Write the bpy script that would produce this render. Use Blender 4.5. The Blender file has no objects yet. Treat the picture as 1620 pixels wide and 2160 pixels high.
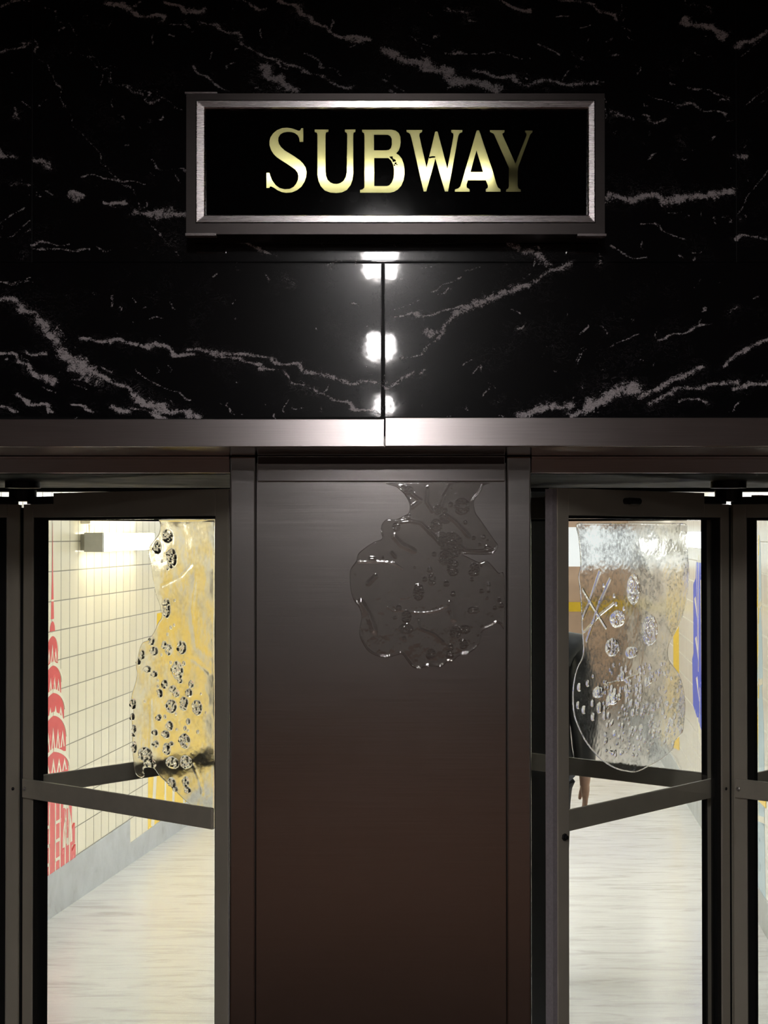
import bpy, bmesh, math, random
import numpy as np
from mathutils import Vector, Matrix

random.seed(7)
rng = np.random.default_rng(7)
S = bpy.context.scene
COL = S.collection
PI = math.pi

# ------------------------------------------------------------------ camera
FPX = 3400.0
CAM_Z = 1.87
TILT = math.atan(45 / FPX)
cam = bpy.data.cameras.new('camera')
cam.sensor_fit = 'AUTO'
cam.sensor_width = 36
cam.lens = FPX * 36 / 2160
cam.clip_start = 0.05
camo = bpy.data.objects.new('camera', cam)
COL.objects.link(camo)
camo.location = (0, 0, CAM_Z)
camo.rotation_euler = (PI / 2 + TILT, 0, 0)
S.camera = camo

# ------------------------------------------------------------------ world, exposure
S.view_settings.view_transform = 'Standard'
S.view_settings.look = 'None'
S.view_settings.gamma = 1
S.view_settings.use_curve_mapping = False
S.view_settings.exposure = 0.0
w = bpy.data.worlds.new('world')
S.world = w
w.use_nodes = True
w.node_tree.nodes['Background'].inputs[0].default_value = (0.5, 0.5, 0.55, 1)
w.node_tree.nodes['Background'].inputs[1].default_value = 0.02
S.cycles.max_bounces = 9
S.cycles.diffuse_bounces = 3
S.cycles.glossy_bounces = 4
S.cycles.transmission_bounces = 8
S.cycles.transparent_max_bounces = 24
S.cycles.sample_clamp_indirect = 6.0

LOBBY_STRIP = 140.0      # strength of the lobby's ceiling strips
HALL_CEIL = 23.0         # unseen passage ceiling lamps, added for brightness
HALL_WALL = 15.0         # wall lamps in the passage
SIGN_TUBE = 60.0

# ------------------------------------------------------------------ measuring helpers: a photo pixel and a real plane -> a point
def ray(px, py):
    dx = (px - 810) / FPX
    dz = (1080 - py) / FPX
    c, s = math.cos(TILT), math.sin(TILT)
    return Vector((dx, c - dz * s, s + dz * c))

def on_y(px, py, Y):
    d = ray(px, py)
    t = Y / d.y
    return d.x * t, CAM_Z + d.z * t

def on_plane(px, py, p0, d2):
    """vertical plane through p0 (x,y) along unit d2 (x,y) -> (s, z)"""
    d = ray(px, py)
    nx, ny = -d2[1], d2[0]
    t = (nx * p0[0] + ny * p0[1]) / (nx * d.x + ny * d.y)
    x, y = d.x * t, d.y * t
    return (x - p0[0]) * d2[0] + (y - p0[1]) * d2[1], CAM_Z + d.z * t

# ------------------------------------------------------------------ object helpers
def link_mesh(name, me, m, parent=None, smooth=False):
    o = bpy.data.objects.new(name, me)
    COL.objects.link(o)
    for mm in (m if isinstance(m, (list, tuple)) else [m]):
        me.materials.append(mm)
    if parent is not None:
        o.parent = parent
    if smooth:
        me.polygons.foreach_set('use_smooth', [True] * len(me.polygons))
    return o

def obj(name, bm, m, parent=None, smooth=False):
    bmesh.ops.recalc_face_normals(bm, faces=bm.faces[:])
    me = bpy.data.meshes.new(name)
    bm.to_mesh(me)
    bm.free()
    return link_mesh(name, me, m, parent, smooth)

def bevel(o, wd=0.002, seg=2, angle=0.6):
    b = o.modifiers.new('bevel', 'BEVEL')
    b.width = wd
    b.segments = seg
    b.limit_method = 'ANGLE'
    b.angle_limit = angle
    return o

def empty(name, loc, label=None, cat=None, group=None):
    o = bpy.data.objects.new(name, None)
    COL.objects.link(o)
    o.location = loc
    o.empty_display_size = 0.1
    if label:
        tag(o, label, cat, group)
    return o

def tag(o, label, cat, group=None):
    o['kind'] = 'thing'
    o['label'] = label
    o['category'] = cat
    if group:
        o['group'] = group
    return o

def struct(o):
    o['kind'] = 'structure'
    return o

def box(bm, x0, x1, y0, y1, z0, z1, mi=0):
    v = [bm.verts.new(p) for p in ((x0, y0, z0), (x1, y0, z0), (x1, y1, z0), (x0, y1, z0),
                                   (x0, y0, z1), (x1, y0, z1), (x1, y1, z1), (x0, y1, z1))]
    for f in ((0, 3, 2, 1), (4, 5, 6, 7), (0, 1, 5, 4), (1, 2, 6, 5), (2, 3, 7, 6), (3, 0, 4, 7)):
        bm.faces.new([v[i] for i in f]).material_index = mi

def bx(*a):
    bm = bmesh.new()
    box(bm, *a)
    return bm

def cyl(bm, p0, p1, r0, r1=None, n=20, caps=True):
    r1 = r0 if r1 is None else r1
    p0, p1 = Vector(p0), Vector(p1)
    ax = (p1 - p0).normalized()
    a = ax.orthogonal().normalized()
    b = ax.cross(a)
    A = [bm.verts.new(p0 + r0 * (math.cos(t) * a + math.sin(t) * b)) for t in [2 * PI * i / n for i in range(n)]]
    B = [bm.verts.new(p1 + r1 * (math.cos(t) * a + math.sin(t) * b)) for t in [2 * PI * i / n for i in range(n)]]
    for i in range(n):
        bm.faces.new((A[i], A[(i + 1) % n], B[(i + 1) % n], B[i]))
    if caps:
        bm.faces.new(A[::-1])
        bm.faces.new(B)

def tube(bm, pts, r, n=8):
    for a, b in zip(pts[:-1], pts[1:]):
        cyl(bm, a, b, r, n=n)

def extrude_poly(bm, pts, y0, y1, mi=0):
    """closed outline of (x,z) extruded between y0 and y1"""
    A = [bm.verts.new((p[0], y0, p[1])) for p in pts]
    B = [bm.verts.new((p[0], y1, p[1])) for p in pts]
    n = len(pts)
    bm.faces.new(A).material_index = mi
    bm.faces.new(B[::-1]).material_index = mi
    for i in range(n):
        bm.faces.new((A[i], B[i], B[(i + 1) % n], A[(i + 1) % n])).material_index = mi

# ------------------------------------------------------------------ material helpers
def newmat(name):
    m = bpy.data.materials.new(name)
    m.use_nodes = True
    nt = m.node_tree
    return m, nt, nt.nodes['Principled BSDF'], nt.nodes['Material Output']

def N(nt, t, **kw):
    n = nt.nodes.new(t)
    for k, v in kw.items():
        if k.startswith('i_'):
            n.inputs[k[2:].replace('_', ' ')].default_value = v
        else:
            setattr(n, k, v)
    return n

def L(nt, a, b):
    nt.links.new(a, b)

def noise(nt, vec, scale, detail=4, rough=0.55, dist=0.0):
    n = N(nt, 'ShaderNodeTexNoise')
    n.inputs['Scale'].default_value = scale
    n.inputs['Detail'].default_value = detail
    n.inputs['Roughness'].default_value = rough
    n.inputs['Distortion'].default_value = dist
    if vec is not None:
        L(nt, vec, n.inputs['Vector'])
    return n

def coords(nt, scale=(1, 1, 1), rot=(0, 0, 0), which='Object'):
    tc = N(nt, 'ShaderNodeTexCoord')
    mp = N(nt, 'ShaderNodeMapping')
    mp.inputs['Scale'].default_value = scale
    mp.inputs['Rotation'].default_value = rot
    L(nt, tc.outputs[which], mp.inputs['Vector'])
    return mp.outputs['Vector']

def ramp(nt, fac, stops):
    r = N(nt, 'ShaderNodeValToRGB')
    e = r.color_ramp.elements
    while len(e) < len(stops):
        e.new(0.5)
    for x, (p, c) in zip(e, stops):
        x.position = p
        x.color = c if len(c) == 4 else (*c, 1)
    L(nt, fac, r.inputs['Fac'])
    return r.outputs['Color']

def maprange(nt, v, a, b, c, d, kind='LINEAR'):
    n = N(nt, 'ShaderNodeMapRange', interpolation_type=kind)
    for i, x in zip(('From Min', 'From Max', 'To Min', 'To Max'), (a, b, c, d)):
        n.inputs[i].default_value = x
    L(nt, v, n.inputs['Value'])
    return n.outputs['Result']

def bumpn(nt, h, strength, dist=0.01):
    b = N(nt, 'ShaderNodeBump')
    b.inputs['Strength'].default_value = strength
    b.inputs['Distance'].default_value = dist
    L(nt, h, b.inputs['Height'])
    return b.outputs['Normal']

def plain(name, col, rough=0.5, metal=0.0, var=0.12, vscale=18, spec=0.5):
    m, nt, p, out = newmat(name)
    v = coords(nt)
    n = noise(nt, v, vscale, 5)
    c = ramp(nt, n.outputs['Fac'], [(0.3, tuple(x * (1 - var) for x in col)), (0.7, tuple(min(1, x * (1 + var)) for x in col))])
    L(nt, c, p.inputs['Base Color'])
    L(nt, maprange(nt, n.outputs['Fac'], 0.3, 0.7, max(0.02, rough * 0.88), min(1, rough * 1.12)), p.inputs['Roughness'])
    p.inputs['Metallic'].default_value = metal
    p.inputs['Specular IOR Level'].default_value = spec
    return m

def emit(name, col, strength):
    m, nt, p, out = newmat(name)
    p.inputs['Base Color'].default_value = (0.8, 0.8, 0.8, 1)
    p.inputs['Emission Color'].default_value = (*col, 1)
    p.inputs['Emission Strength'].default_value = strength
    return m

def brushed(name, col, rough, aniso, tangent, stretch, var=0.1, bmp=0.012):
    """brushed stainless steel; stretch = noise scale per axis, fine across the brushing"""
    m, nt, p, out = newmat(name)
    v = coords(nt, stretch)
    n = noise(nt, v, 1.0, 3, 0.6)
    big = noise(nt, coords(nt), 2.2, 4, 0.55)
    mx = N(nt, 'ShaderNodeMath', operation='MULTIPLY_ADD')
    L(nt, big.outputs['Fac'], mx.inputs[0])
    mx.inputs[1].default_value = 0.5
    L(nt, n.outputs['Fac'], mx.inputs[2])
    c = ramp(nt, mx.outputs[0], [(0.5, tuple(x * (1 - var) for x in col)), (1.0, tuple(min(1, x * (1 + var)) for x in col))])
    L(nt, c, p.inputs['Base Color'])
    p.inputs['Metallic'].default_value = 1
    L(nt, maprange(nt, mx.outputs[0], 0.5, 1.0, rough * 0.9, rough * 1.12), p.inputs['Roughness'])
    p.inputs['Anisotropic'].default_value = aniso
    cx = N(nt, 'ShaderNodeCombineXYZ')
    for i, t in enumerate(tangent):
        cx.inputs[i].default_value = t
    L(nt, cx.outputs[0], p.inputs['Tangent'])
    L(nt, bumpn(nt, n.outputs['Fac'], bmp, 0.001), p.inputs['Normal'])
    return m

M = {}
M['trim'] = brushed('steel_brushed_band', (0.50, 0.46, 0.455), 0.31, 0.85, (0, 0, 1), (6, 60, 900))
M['panel'] = brushed('steel_panel', (0.43, 0.405, 0.39), 0.17, 0.15, (0, 0, 1), (4, 60, 400), 0.02, 0.002)
M['post'] = brushed('steel_post', (0.45, 0.425, 0.41), 0.18, 0.15, (0, 0, 1), (4, 60, 400), 0.02, 0.002)
M['sign_frame'] = brushed('sign_frame_steel', (0.075, 0.066, 0.064), 0.34, 0.5, (0, 0, 1), (20, 60, 400), 0.05, 0.002)
M['sign_bead'] = brushed('sign_bead_steel', (0.86, 0.80, 0.81), 0.27, 0.8, (0, 0, 1), (10, 60, 400), 0.04, 0.0004)
M['soffit'] = brushed('steel_soffit', (0.42, 0.39, 0.37), 0.16, 0.5, (1, 0, 0), (6, 500, 60))
M['door'] = plain('door_bronze_aluminium', (0.44, 0.405, 0.33), 0.5, 0.2, 0.05, 8)
M['bar'] = plain('bar_bronze_aluminium', (0.46, 0.425, 0.345), 0.45, 0.2, 0.06, 20)
M['dark_ceiling'] = plain('dark_satin_doorway_ceiling', (0.02, 0.019, 0.018), 0.7, 0.0, 0.1, 8, 0.12)
M['black'] = plain('black_metal', (0.012, 0.012, 0.013), 0.45, 0.0, 0.2, 30, 0.3)
M['rubber'] = plain('black_rubber', (0.008, 0.008, 0.008), 0.6, 0.0, 0.2, 60, 0.25)
M['hub'] = plain('dark_hub_metal', (0.03, 0.028, 0.028), 0.5, 0.5, 0.15, 40)
M['steel_dot'] = plain('rivet_steel', (0.55, 0.53, 0.50), 0.35, 0.8, 0.1, 60)
M['brush'] = plain('grey_brush_seal', (0.30, 0.27, 0.285), 0.8, 0.0, 0.12, 120)
M['glow_lamp'] = emit('lobby_strip_glow', (1.0, 0.955, 0.945), LOBBY_STRIP)
M['hall_ceiling_glow'] = emit('passage_ceiling_glow', (0.93, 0.97, 1.0), HALL_CEIL)
M['hall_wall_cool'] = emit('passage_wall_lamp_cool_glow', (1.0, 0.98, 0.95), HALL_WALL)
M['hall_wall_glow'] = emit('passage_wall_lamp_glow', (1.0, 0.90, 0.68), HALL_WALL)
M['beam_glow'] = emit('white_beam_added_glow', (0.92, 0.97, 1.0), 0.75)  # white beam, not a lamp: glow added so it reads bright
M['tube'] = emit('sign_tube_glow', (1.0, 0.99, 0.85), SIGN_TUBE)
M['lamp_metal'] = plain('lamp_grey_metal', (0.50, 0.49, 0.42), 0.5, 0.1, 0.06, 30)
M['cream_box'] = plain('cream_painted_box', (0.80, 0.74, 0.60), 0.4)

def mat_marble():
    m, nt, p, out = newmat('black_marble')
    v = coords(nt)
    at = N(nt, 'ShaderNodeAttribute', attribute_name='vein')
    n1 = noise(nt, v, 55, 8, 0.72, 0.6)
    n2 = noise(nt, v, 260, 4, 0.7, 0.3)
    a = N(nt, 'ShaderNodeMath', operation='MULTIPLY_ADD')
    L(nt, n2.outputs['Fac'], a.inputs[0]); a.inputs[1].default_value = 0.7; L(nt, n1.outputs['Fac'], a.inputs[2])
    off = maprange(nt, a.outputs[0], 0.55, 1.15, -0.80, 0.62)
    sm = N(nt, 'ShaderNodeMath', operation='ADD')
    L(nt, at.outputs['Fac'], sm.inputs[0]); L(nt, off, sm.inputs[1])
    mk = maprange(nt, sm.outputs[0], 0.46, 0.86, 0, 1, 'SMOOTHSTEP')
    gate = maprange(nt, at.outputs['Fac'], 0.02, 0.22, 0, 1)
    mk2 = N(nt, 'ShaderNodeMath', operation='MULTIPLY')
    L(nt, mk, mk2.inputs[0]); L(nt, gate, mk2.inputs[1])
    # fine hairline flecks all over
    rid = noise(nt, coords(nt, (1, 1, 1.6), (0, 0.5, 0)), 26, 6, 0.7, 1.6)
    d = N(nt, 'ShaderNodeMath', operation='SUBTRACT'); L(nt, rid.outputs['Fac'], d.inputs[0]); d.inputs[1].default_value = 0.5
    d2 = N(nt, 'ShaderNodeMath', operation='ABSOLUTE'); L(nt, d.outputs[0], d2.inputs[0])
    hl = maprange(nt, d2.outputs[0], 0.0, 0.008, 1, 0, 'SMOOTHSTEP')
    pat0 = maprange(nt, noise(nt, v, 7, 4, 0.6).outputs['Fac'], 0.48, 0.68, 0, 0.42, 'SMOOTHSTEP')
    nr = N(nt, 'ShaderNodeAttribute', attribute_name='near')
    pmx = N(nt, 'ShaderNodeMath', operation='MULTIPLY_ADD'); L(nt, nr.outputs['Fac'], pmx.inputs[0]); pmx.inputs[1].default_value = 0.6; L(nt, pat0, pmx.inputs[2])
    pat = pmx.outputs[0]
    h2 = N(nt, 'ShaderNodeMath', operation='MULTIPLY'); L(nt, hl, h2.inputs[0]); L(nt, pat, h2.inputs[1])
    mm = N(nt, 'ShaderNodeMath', operation='MAXIMUM'); L(nt, mk2.outputs[0], mm.inputs[0]); L(nt, h2.outputs[0], mm.inputs[1])
    fib = noise(nt, coords(nt, (1, 1, 2.2), (0, 0.5, 0)), 95, 6, 0.7, 2.0)
    fm = maprange(nt, fib.outputs['Fac'], 0.30, 0.54, 0.42, 1.0, 'SMOOTHSTEP')
    mf = N(nt, 'ShaderNodeMath', operation='MULTIPLY'); L(nt, mm.outputs[0], mf.inputs[0]); L(nt, fm, mf.inputs[1])
    c = ramp(nt, mf.outputs[0], [(0, (0.0035, 0.0037, 0.0048)), (0.35, (0.085, 0.078, 0.083)), (1, (0.72, 0.665, 0.68))])
    L(nt, c, p.inputs['Base Color'])
    p.inputs['Roughness'].default_value = 0.17
    p.inputs['Specular IOR Level'].default_value = 0.10
    p.inputs['Coat Weight'].default_value = 0.85
    p.inputs['Coat Roughness'].default_value = 0.035
    p.inputs['Coat IOR'].default_value = 1.5
    wob = noise(nt, v, 9, 3, 0.5)
    L(nt, bumpn(nt, wob.outputs['Fac'], 0.02, 0.01), p.inputs['Coat Normal'])
    return m
M['marble'] = mat_marble()

def schlick(nt, f0, extra, kx):
    lw_ = N(nt, 'ShaderNodeLayerWeight'); lw_.inputs['Blend'].default_value = 0.5
    pw = N(nt, 'ShaderNodeMath', operation='POWER'); L(nt, lw_.outputs['Facing'], pw.inputs[0]); pw.inputs[1].default_value = 5
    ma = N(nt, 'ShaderNodeMath', operation='MULTIPLY_ADD'); L(nt, pw.outputs[0], ma.inputs[0]); ma.inputs[1].default_value = 1 - f0; ma.inputs[2].default_value = f0
    k = N(nt, 'ShaderNodeMath', operation='MULTIPLY_ADD', use_clamp=True)
    L(nt, extra, k.inputs[0]); k.inputs[1].default_value = kx; L(nt, ma.outputs[0], k.inputs[2])
    return k
def mat_glass():
    m, nt, p, out = newmat('clear_glass')
    tr = N(nt, 'ShaderNodeBsdfTransparent'); tr.inputs[0].default_value = (0.985, 0.99, 0.985, 1)
    gl = N(nt, 'ShaderNodeBsdfGlossy'); gl.inputs['Roughness'].default_value = 0.02
    n = noise(nt, coords(nt), 6, 4)
    k = schlick(nt, 0.025, n.outputs['Fac'], 0.02)
    mx = N(nt, 'ShaderNodeMixShader')
    L(nt, k.outputs[0], mx.inputs[0]); L(nt, tr.outputs[0], mx.inputs[1]); L(nt, gl.outputs[0], mx.inputs[2])
    L(nt, mx.outputs[0], out.inputs['Surface'])
    return m
M['glass'] = mat_glass()

def mat_film(name, ior, tint, haze, bmp):
    m, nt, p, out = newmat(name)
    g = N(nt, 'ShaderNodeBsdfGlass'); g.inputs['IOR'].default_value = ior
    g.inputs['Color'].default_value = (*tint, 1); g.inputs['Roughness'].default_value = 0.0
    v = coords(nt)
    n = noise(nt, v, 90, 6, 0.65)
    big = noise(nt, v, 8, 5, 0.6)
    mul = N(nt, 'ShaderNodeMath', operation='MULTIPLY')
    L(nt, n.outputs['Fac'], mul.inputs[0]); L(nt, big.outputs['Fac'], mul.inputs[1])
    hz = maprange(nt, mul.outputs[0], 0.18, 0.42, 0, haze, 'SMOOTHSTEP')
    tl = N(nt, 'ShaderNodeBsdfTranslucent'); tl.inputs['Color'].default_value = (0.85, 0.87, 0.88, 1)
    mx = N(nt, 'ShaderNodeMixShader')
    L(nt, hz, mx.inputs[0]); L(nt, g.outputs[0], mx.inputs[1]); L(nt, tl.outputs[0], mx.inputs[2])
    L(nt, bumpn(nt, n.outputs['Fac'], bmp, 0.004), g.inputs['Normal'])
    L(nt, mx.outputs[0], out.inputs['Surface'])
    return m
M['film_wet'] = mat_film('clear_blistered_film', 1.36, (1.0, 0.99, 0.95), 0.10, 0.06)
M['film_frost'] = mat_film('scuffed_blistered_film', 1.16, (0.99, 0.995, 1.0), 0.40, 0.03)

def mat_goo():
    m, nt, p, out = newmat('clear_lacquer_on_steel')
    tr = N(nt, 'ShaderNodeBsdfTransparent'); tr.inputs[0].default_value = (0.985, 0.98, 0.975, 1)
    gl = N(nt, 'ShaderNodeBsdfGlossy'); gl.inputs['Roughness'].default_value = 0.07
    gl.inputs['Color'].default_value = (0.95, 0.93, 0.9, 1)
    v = coords(nt)
    n = noise(nt, v, 60, 6, 0.6)
    k = schlick(nt, 0.20, n.outputs['Fac'], 0.08)
    mx = N(nt, 'ShaderNodeMixShader')
    L(nt, k.outputs[0], mx.inputs[0]); L(nt, tr.outputs[0], mx.inputs[1]); L(nt, gl.outputs[0], mx.inputs[2])
    L(nt, mx.outputs[0], out.inputs['Surface'])
    return m
M['goo'] = mat_goo()

def mat_letter():
    m, nt, p, out = newmat('pale_yellow_translucent_letter')
    v = coords(nt)
    n = noise(nt, v, 40, 5, 0.6)
    c = ramp(nt, n.outputs['Fac'], [(0.3, (0.80, 0.77, 0.52)), (0.7, (0.88, 0.85, 0.62))])
    tl = N(nt, 'ShaderNodeBsdfTranslucent'); L(nt, c, tl.inputs['Color'])
    df = N(nt, 'ShaderNodeBsdfDiffuse'); df.inputs['Color'].default_value = (0.10, 0.095, 0.05, 1)
    mx = N(nt, 'ShaderNodeMixShader'); mx.inputs[0].default_value = 0.7
    L(nt, df.outputs[0], mx.inputs[1]); L(nt, tl.outputs[0], mx.inputs[2])
    L(nt, mx.outputs[0], out.inputs['Surface'])
    return m
M['letter'] = mat_letter()
M['sign_black'] = plain('sign_black_face', (0.003, 0.003, 0.0033), 0.07, 0.0, 0.1, 20, 0.12)

def mat_tile(name, base, grout, size, ox, oz):
    m, nt, p, out = newmat(name)
    tc = N(nt, 'ShaderNodeTexCoord')
    sp = N(nt, 'ShaderNodeSeparateXYZ'); L(nt, tc.outputs['Object'], sp.inputs[0])
    lines = []
    for i, off, wd in ((0, ox, 0.050), (2, oz, 0.032)):
        a = N(nt, 'ShaderNodeMath', operation='SUBTRACT'); L(nt, sp.outputs[i], a.inputs[0]); a.inputs[1].default_value = off
        b = N(nt, 'ShaderNodeMath', operation='DIVIDE'); L(nt, a.outputs[0], b.inputs[0]); b.inputs[1].default_value = size
        f = N(nt, 'ShaderNodeMath', operation='PINGPONG'); L(nt, b.outputs[0], f.inputs[0]); f.inputs[1].default_value = 0.5
        lines.append(maprange(nt, f.outputs[0], wd * 0.3, wd, 1, 0, 'SMOOTHSTEP'))
    mx = N(nt, 'ShaderNodeMath', operation='MAXIMUM'); L(nt, lines[0], mx.inputs[0]); L(nt, lines[1], mx.inputs[1])
    # each tile a touch different
    fl = []
    for i, off in ((0, ox), (2, oz)):
        a = N(nt, 'ShaderNodeMath', operation='SUBTRACT'); L(nt, sp.outputs[i], a.inputs[0]); a.inputs[1].default_value = off
        b = N(nt, 'ShaderNodeMath', operation='DIVIDE'); L(nt, a.outputs[0], b.inputs[0]); b.inputs[1].default_value = size
        f = N(nt, 'ShaderNodeMath', operation='FLOOR'); L(nt, b.outputs[0], f.inputs[0]); fl.append(f.outputs[0])
    cx = N(nt, 'ShaderNodeCombineXYZ'); L(nt, fl[0], cx.inputs[0]); L(nt, fl[1], cx.inputs[1])
    wn = N(nt, 'ShaderNodeTexWhiteNoise', noise_dimensions='3D'); L(nt, cx.outputs[0], wn.inputs['Vector'])
    tcol = ramp(nt, wn.outputs['Value'], [(0, tuple(x * 0.95 for x in base)), (1, tuple(min(1, x * 1.04) for x in base))])
    mc = N(nt, 'ShaderNodeMix', data_type='RGBA')
    L(nt, mx.outputs[0], mc.inputs['Factor']); L(nt, tcol, mc.inputs['A']); mc.inputs['B'].default_value = (*grout, 1)
    L(nt, mc.outputs['Result'], p.inputs['Base Color'])
    L(nt, maprange(nt, mx.outputs[0], 0, 1, 0.16, 0.8), p.inputs['Roughness'])
    inv = N(nt, 'ShaderNodeMath', operation='SUBTRACT'); inv.inputs[0].default_value = 1; L(nt, mx.outputs[0], inv.inputs[1])
    L(nt, bumpn(nt, inv.outputs[0], 0.25, 0.002), p.inputs['Normal'])
    return m

def mat_floor():
    m, nt, p, out = newmat('polished_ramp_concrete')
    v = coords(nt, (1.2, 5.0, 1))
    n = noise(nt, v, 2.2, 7, 0.62, 0.8)
    n2 = noise(nt, coords(nt), 1.1, 5, 0.6)
    c = ramp(nt, n.outputs['Fac'], [(0.30, (0.50, 0.48, 0.44)), (0.48, (0.66, 0.64, 0.60)), (0.7, (0.71, 0.69, 0.65))])
    L(nt, c, p.inputs['Base Color'])
    L(nt, maprange(nt, n2.outputs['Fac'], 0.3, 0.7, 0.17, 0.27), p.inputs['Roughness'])
    p.inputs['Specular IOR Level'].default_value = 0.6
    n3 = noise(nt, coords(nt, (1.0, 7.0, 1)), 3.0, 4, 0.6, 0.6)
    L(nt, bumpn(nt, n3.outputs['Fac'], 0.12, 0.02), p.inputs['Normal'])
    return m
M['ramp'] = mat_floor()

def mat_base():
    m, nt, p, out = newmat('grey_painted_cement_base')
    v = coords(nt)
    n = noise(nt, v, 5, 7, 0.65, 0.4)
    c = ramp(nt, n.outputs['Fac'], [(0.28, (0.34, 0.33, 0.30)), (0.42, (0.46, 0.47, 0.46)), (0.7, (0.54, 0.56, 0.56))])
    L(nt, c, p.inputs['Base Color'])
    p.inputs['Roughness'].default_value = 0.5
    L(nt, bumpn(nt, noise(nt, v, 22, 6, 0.65).outputs['Fac'], 0.3, 0.01), p.inputs['Normal'])
    return m
M['base'] = mat_base()
M['red'] = plain('red_mural_film', (0.72, 0.085, 0.085), 0.25, 0.0, 0.06, 12)
M['cream'] = plain('cream_mural_film', (0.86, 0.80, 0.62), 0.25, 0.0, 0.03, 12)
M['yellow'] = plain('yellow_mural_film', (0.93, 0.62, 0.03), 0.25, 0.0, 0.06, 12)
M['blue'] = plain('blue_mural_film', (0.05, 0.12, 0.72), 0.25, 0.0, 0.06, 12)
M['pale_blue'] = plain('pale_blue_mural_film', (0.42, 0.56, 0.62), 0.3, 0.0, 0.1, 12)
M['lobby_floor'] = plain('lobby_brown_terrazzo', (0.062, 0.032, 0.020), 0.85, 0.0, 0.25, 30, 0.03)
M['lobby_wall'] = plain('lobby_warm_grey_wall', (0.20, 0.19, 0.18), 0.6, 0.0, 0.1, 3)
M['lobby_ceiling'] = plain('lobby_ceiling_paint', (0.22, 0.20, 0.21), 0.8, 0.0, 0.05, 5)
M['white_paint'] = plain('white_ceiling_paint', (0.82, 0.82, 0.78), 0.6, 0.0, 0.04, 5)
M['peach'] = plain('peach_end_wall', (0.66, 0.45, 0.31), 0.5, 0.0, 0.08, 4)
M['jacket'] = plain('black_leather_jacket', (0.022, 0.023, 0.026), 0.42, 0.0, 0.3, 25)
M['trousers'] = plain('dark_grey_trousers', (0.03, 0.03, 0.035), 0.8, 0.0, 0.2, 40)
M['shoe'] = plain('black_shoe', (0.015, 0.015, 0.016), 0.4)
M['skin'] = plain('skin', (0.50, 0.30, 0.22), 0.5, 0.0, 0.08, 30)
M['hair'] = plain('dark_hair', (0.02, 0.015, 0.012), 0.5, 0.0, 0.3, 80)

# ================================================================== SETTING
Y_MARBLE = 4.40
Y_COL = 4.90
Z_SOFFIT = 2.105
Z_DOORCEIL = 2.052
Z_FLOOR = -0.21
HALL_K = 1.11
def zk(z): return CAM_Z + (z - CAM_Z) * HALL_K
AX_L = (-1.2685, 5.66)
AX_R = (1.210, 5.66)
R_DRUM = 1.085

# ---- black marble facing with its own veins (strokes in photo pixels, x, y, width)
VEINS = []
def vs(ox, oy, w, *pts, k=1.0):
    VEINS.append(([(ox + u / 2, oy + v / 2) for u, v in pts], w / 2, k))
def a1(w, *p, **k): vs(0, 0, w, *p, **k)
def a2(w, *p, **k): vs(810, 0, w, *p, **k)
def a3(w, *p, **k): vs(0, 560, w, *p, **k)
def a4(w, *p, **k): vs(810, 560, w, *p, **k)
a1(12, (455, 0), (520, 35), (600, 60), (690, 80)); a1(13, (700, 10), (760, 30), (850, 52))
a1(10, (850, 90), (940, 115), (1000, 150), (1080, 220), (1150, 250), (1240, 280), (1330, 310), (1400, 340), (1480, 370), k=.85)
a1(14, (1180, 0), (1250, 25), (1290, 65), (1340, 105), (1420, 145), (1480, 165), (1560, 165))
a1(24, (1110, 285), (1160, 330), (1210, 365), (1240, 390)); a1(8, (815, 280), (880, 330), (960, 385))
a1(5, (140, 170), (170, 240), (220, 320), (270, 430), (310, 520), (370, 590), (420, 660), (480, 740), (560, 800), (600, 870), (640, 950), (700, 1020), (770, 1100), k=.7)
a1(6, (330, 230), (420, 290), (500, 360), (600, 390), (700, 430), (770, 460), k=.65)
a1(20, (570, 890), (640, 905), (720, 895), (780, 905), k=.9); a1(5, (350, 740), (430, 755), (520, 760), (620, 775), k=.8)
a1(6, (660, 700), (730, 715), (780, 725), k=.75); a1(12, (290, 820), (340, 835)); a1(10, (440, 855), (530, 860))
a1(14, (150, 670), (220, 700), k=.8); a1(13, (0, 640), (60, 670), k=.85); a1(10, (200, 800), (220, 815))
a1(9, (0, 215), (60, 210), (120, 185), k=.8); a1(7, (0, 30), (80, 5), k=.8); a1(6, (140, 1025), (290, 1030), k=.8)
a1(6, (140, 1040), (260, 1055), (370, 1058), k=.8); a1(5, (0, 940), (60, 900), (110, 870), k=.75); a1(5, (0, 1000), (60, 990), (125, 930), k=.7)
a1(12, (990, 1005), (1060, 1035), (1130, 1070), (1160, 1085), k=.85); a1(5, (190, 30), (260, 90), (330, 140), k=.7)
a1(5, (370, 200), (430, 280), (500, 350), k=.65); a1(8, (1000, 0), (1060, 20), (1120, 40), k=.85); a1(6, (720, 100), (800, 115), k=.8)
a1(5, (1280, 230), (1350, 270), (1440, 320), k=.75); a1(10, (50, 775), (130, 780), k=.7); a1(16, (1050, 350), (1090, 385), k=.6)
a2(12, (490, 5), (540, 30), (610, 48)); a2(8, (270, 35), (340, 65), (390, 85), k=.8); a2(10, (860, 10), (920, 40), (990, 75), k=.9)
a2(7, (730, 0), (860, 8), k=.8); a2(24, (0, 215), (60, 235), (110, 260), (180, 275), (250, 300), (310, 335), (380, 355), (430, 360), (480, 380))
a2(12, (380, 295), (450, 315), (540, 330), (610, 355), (720, 345), (800, 350), (900, 355), k=.9); a2(8, (660, 180), (700, 205), (745, 225), k=.9)
a2(6, (270, 215), (360, 230), (480, 225), (590, 240), k=.75); a2(15, (1260, 85), (1320, 105), (1390, 120), (1440, 155))
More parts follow.
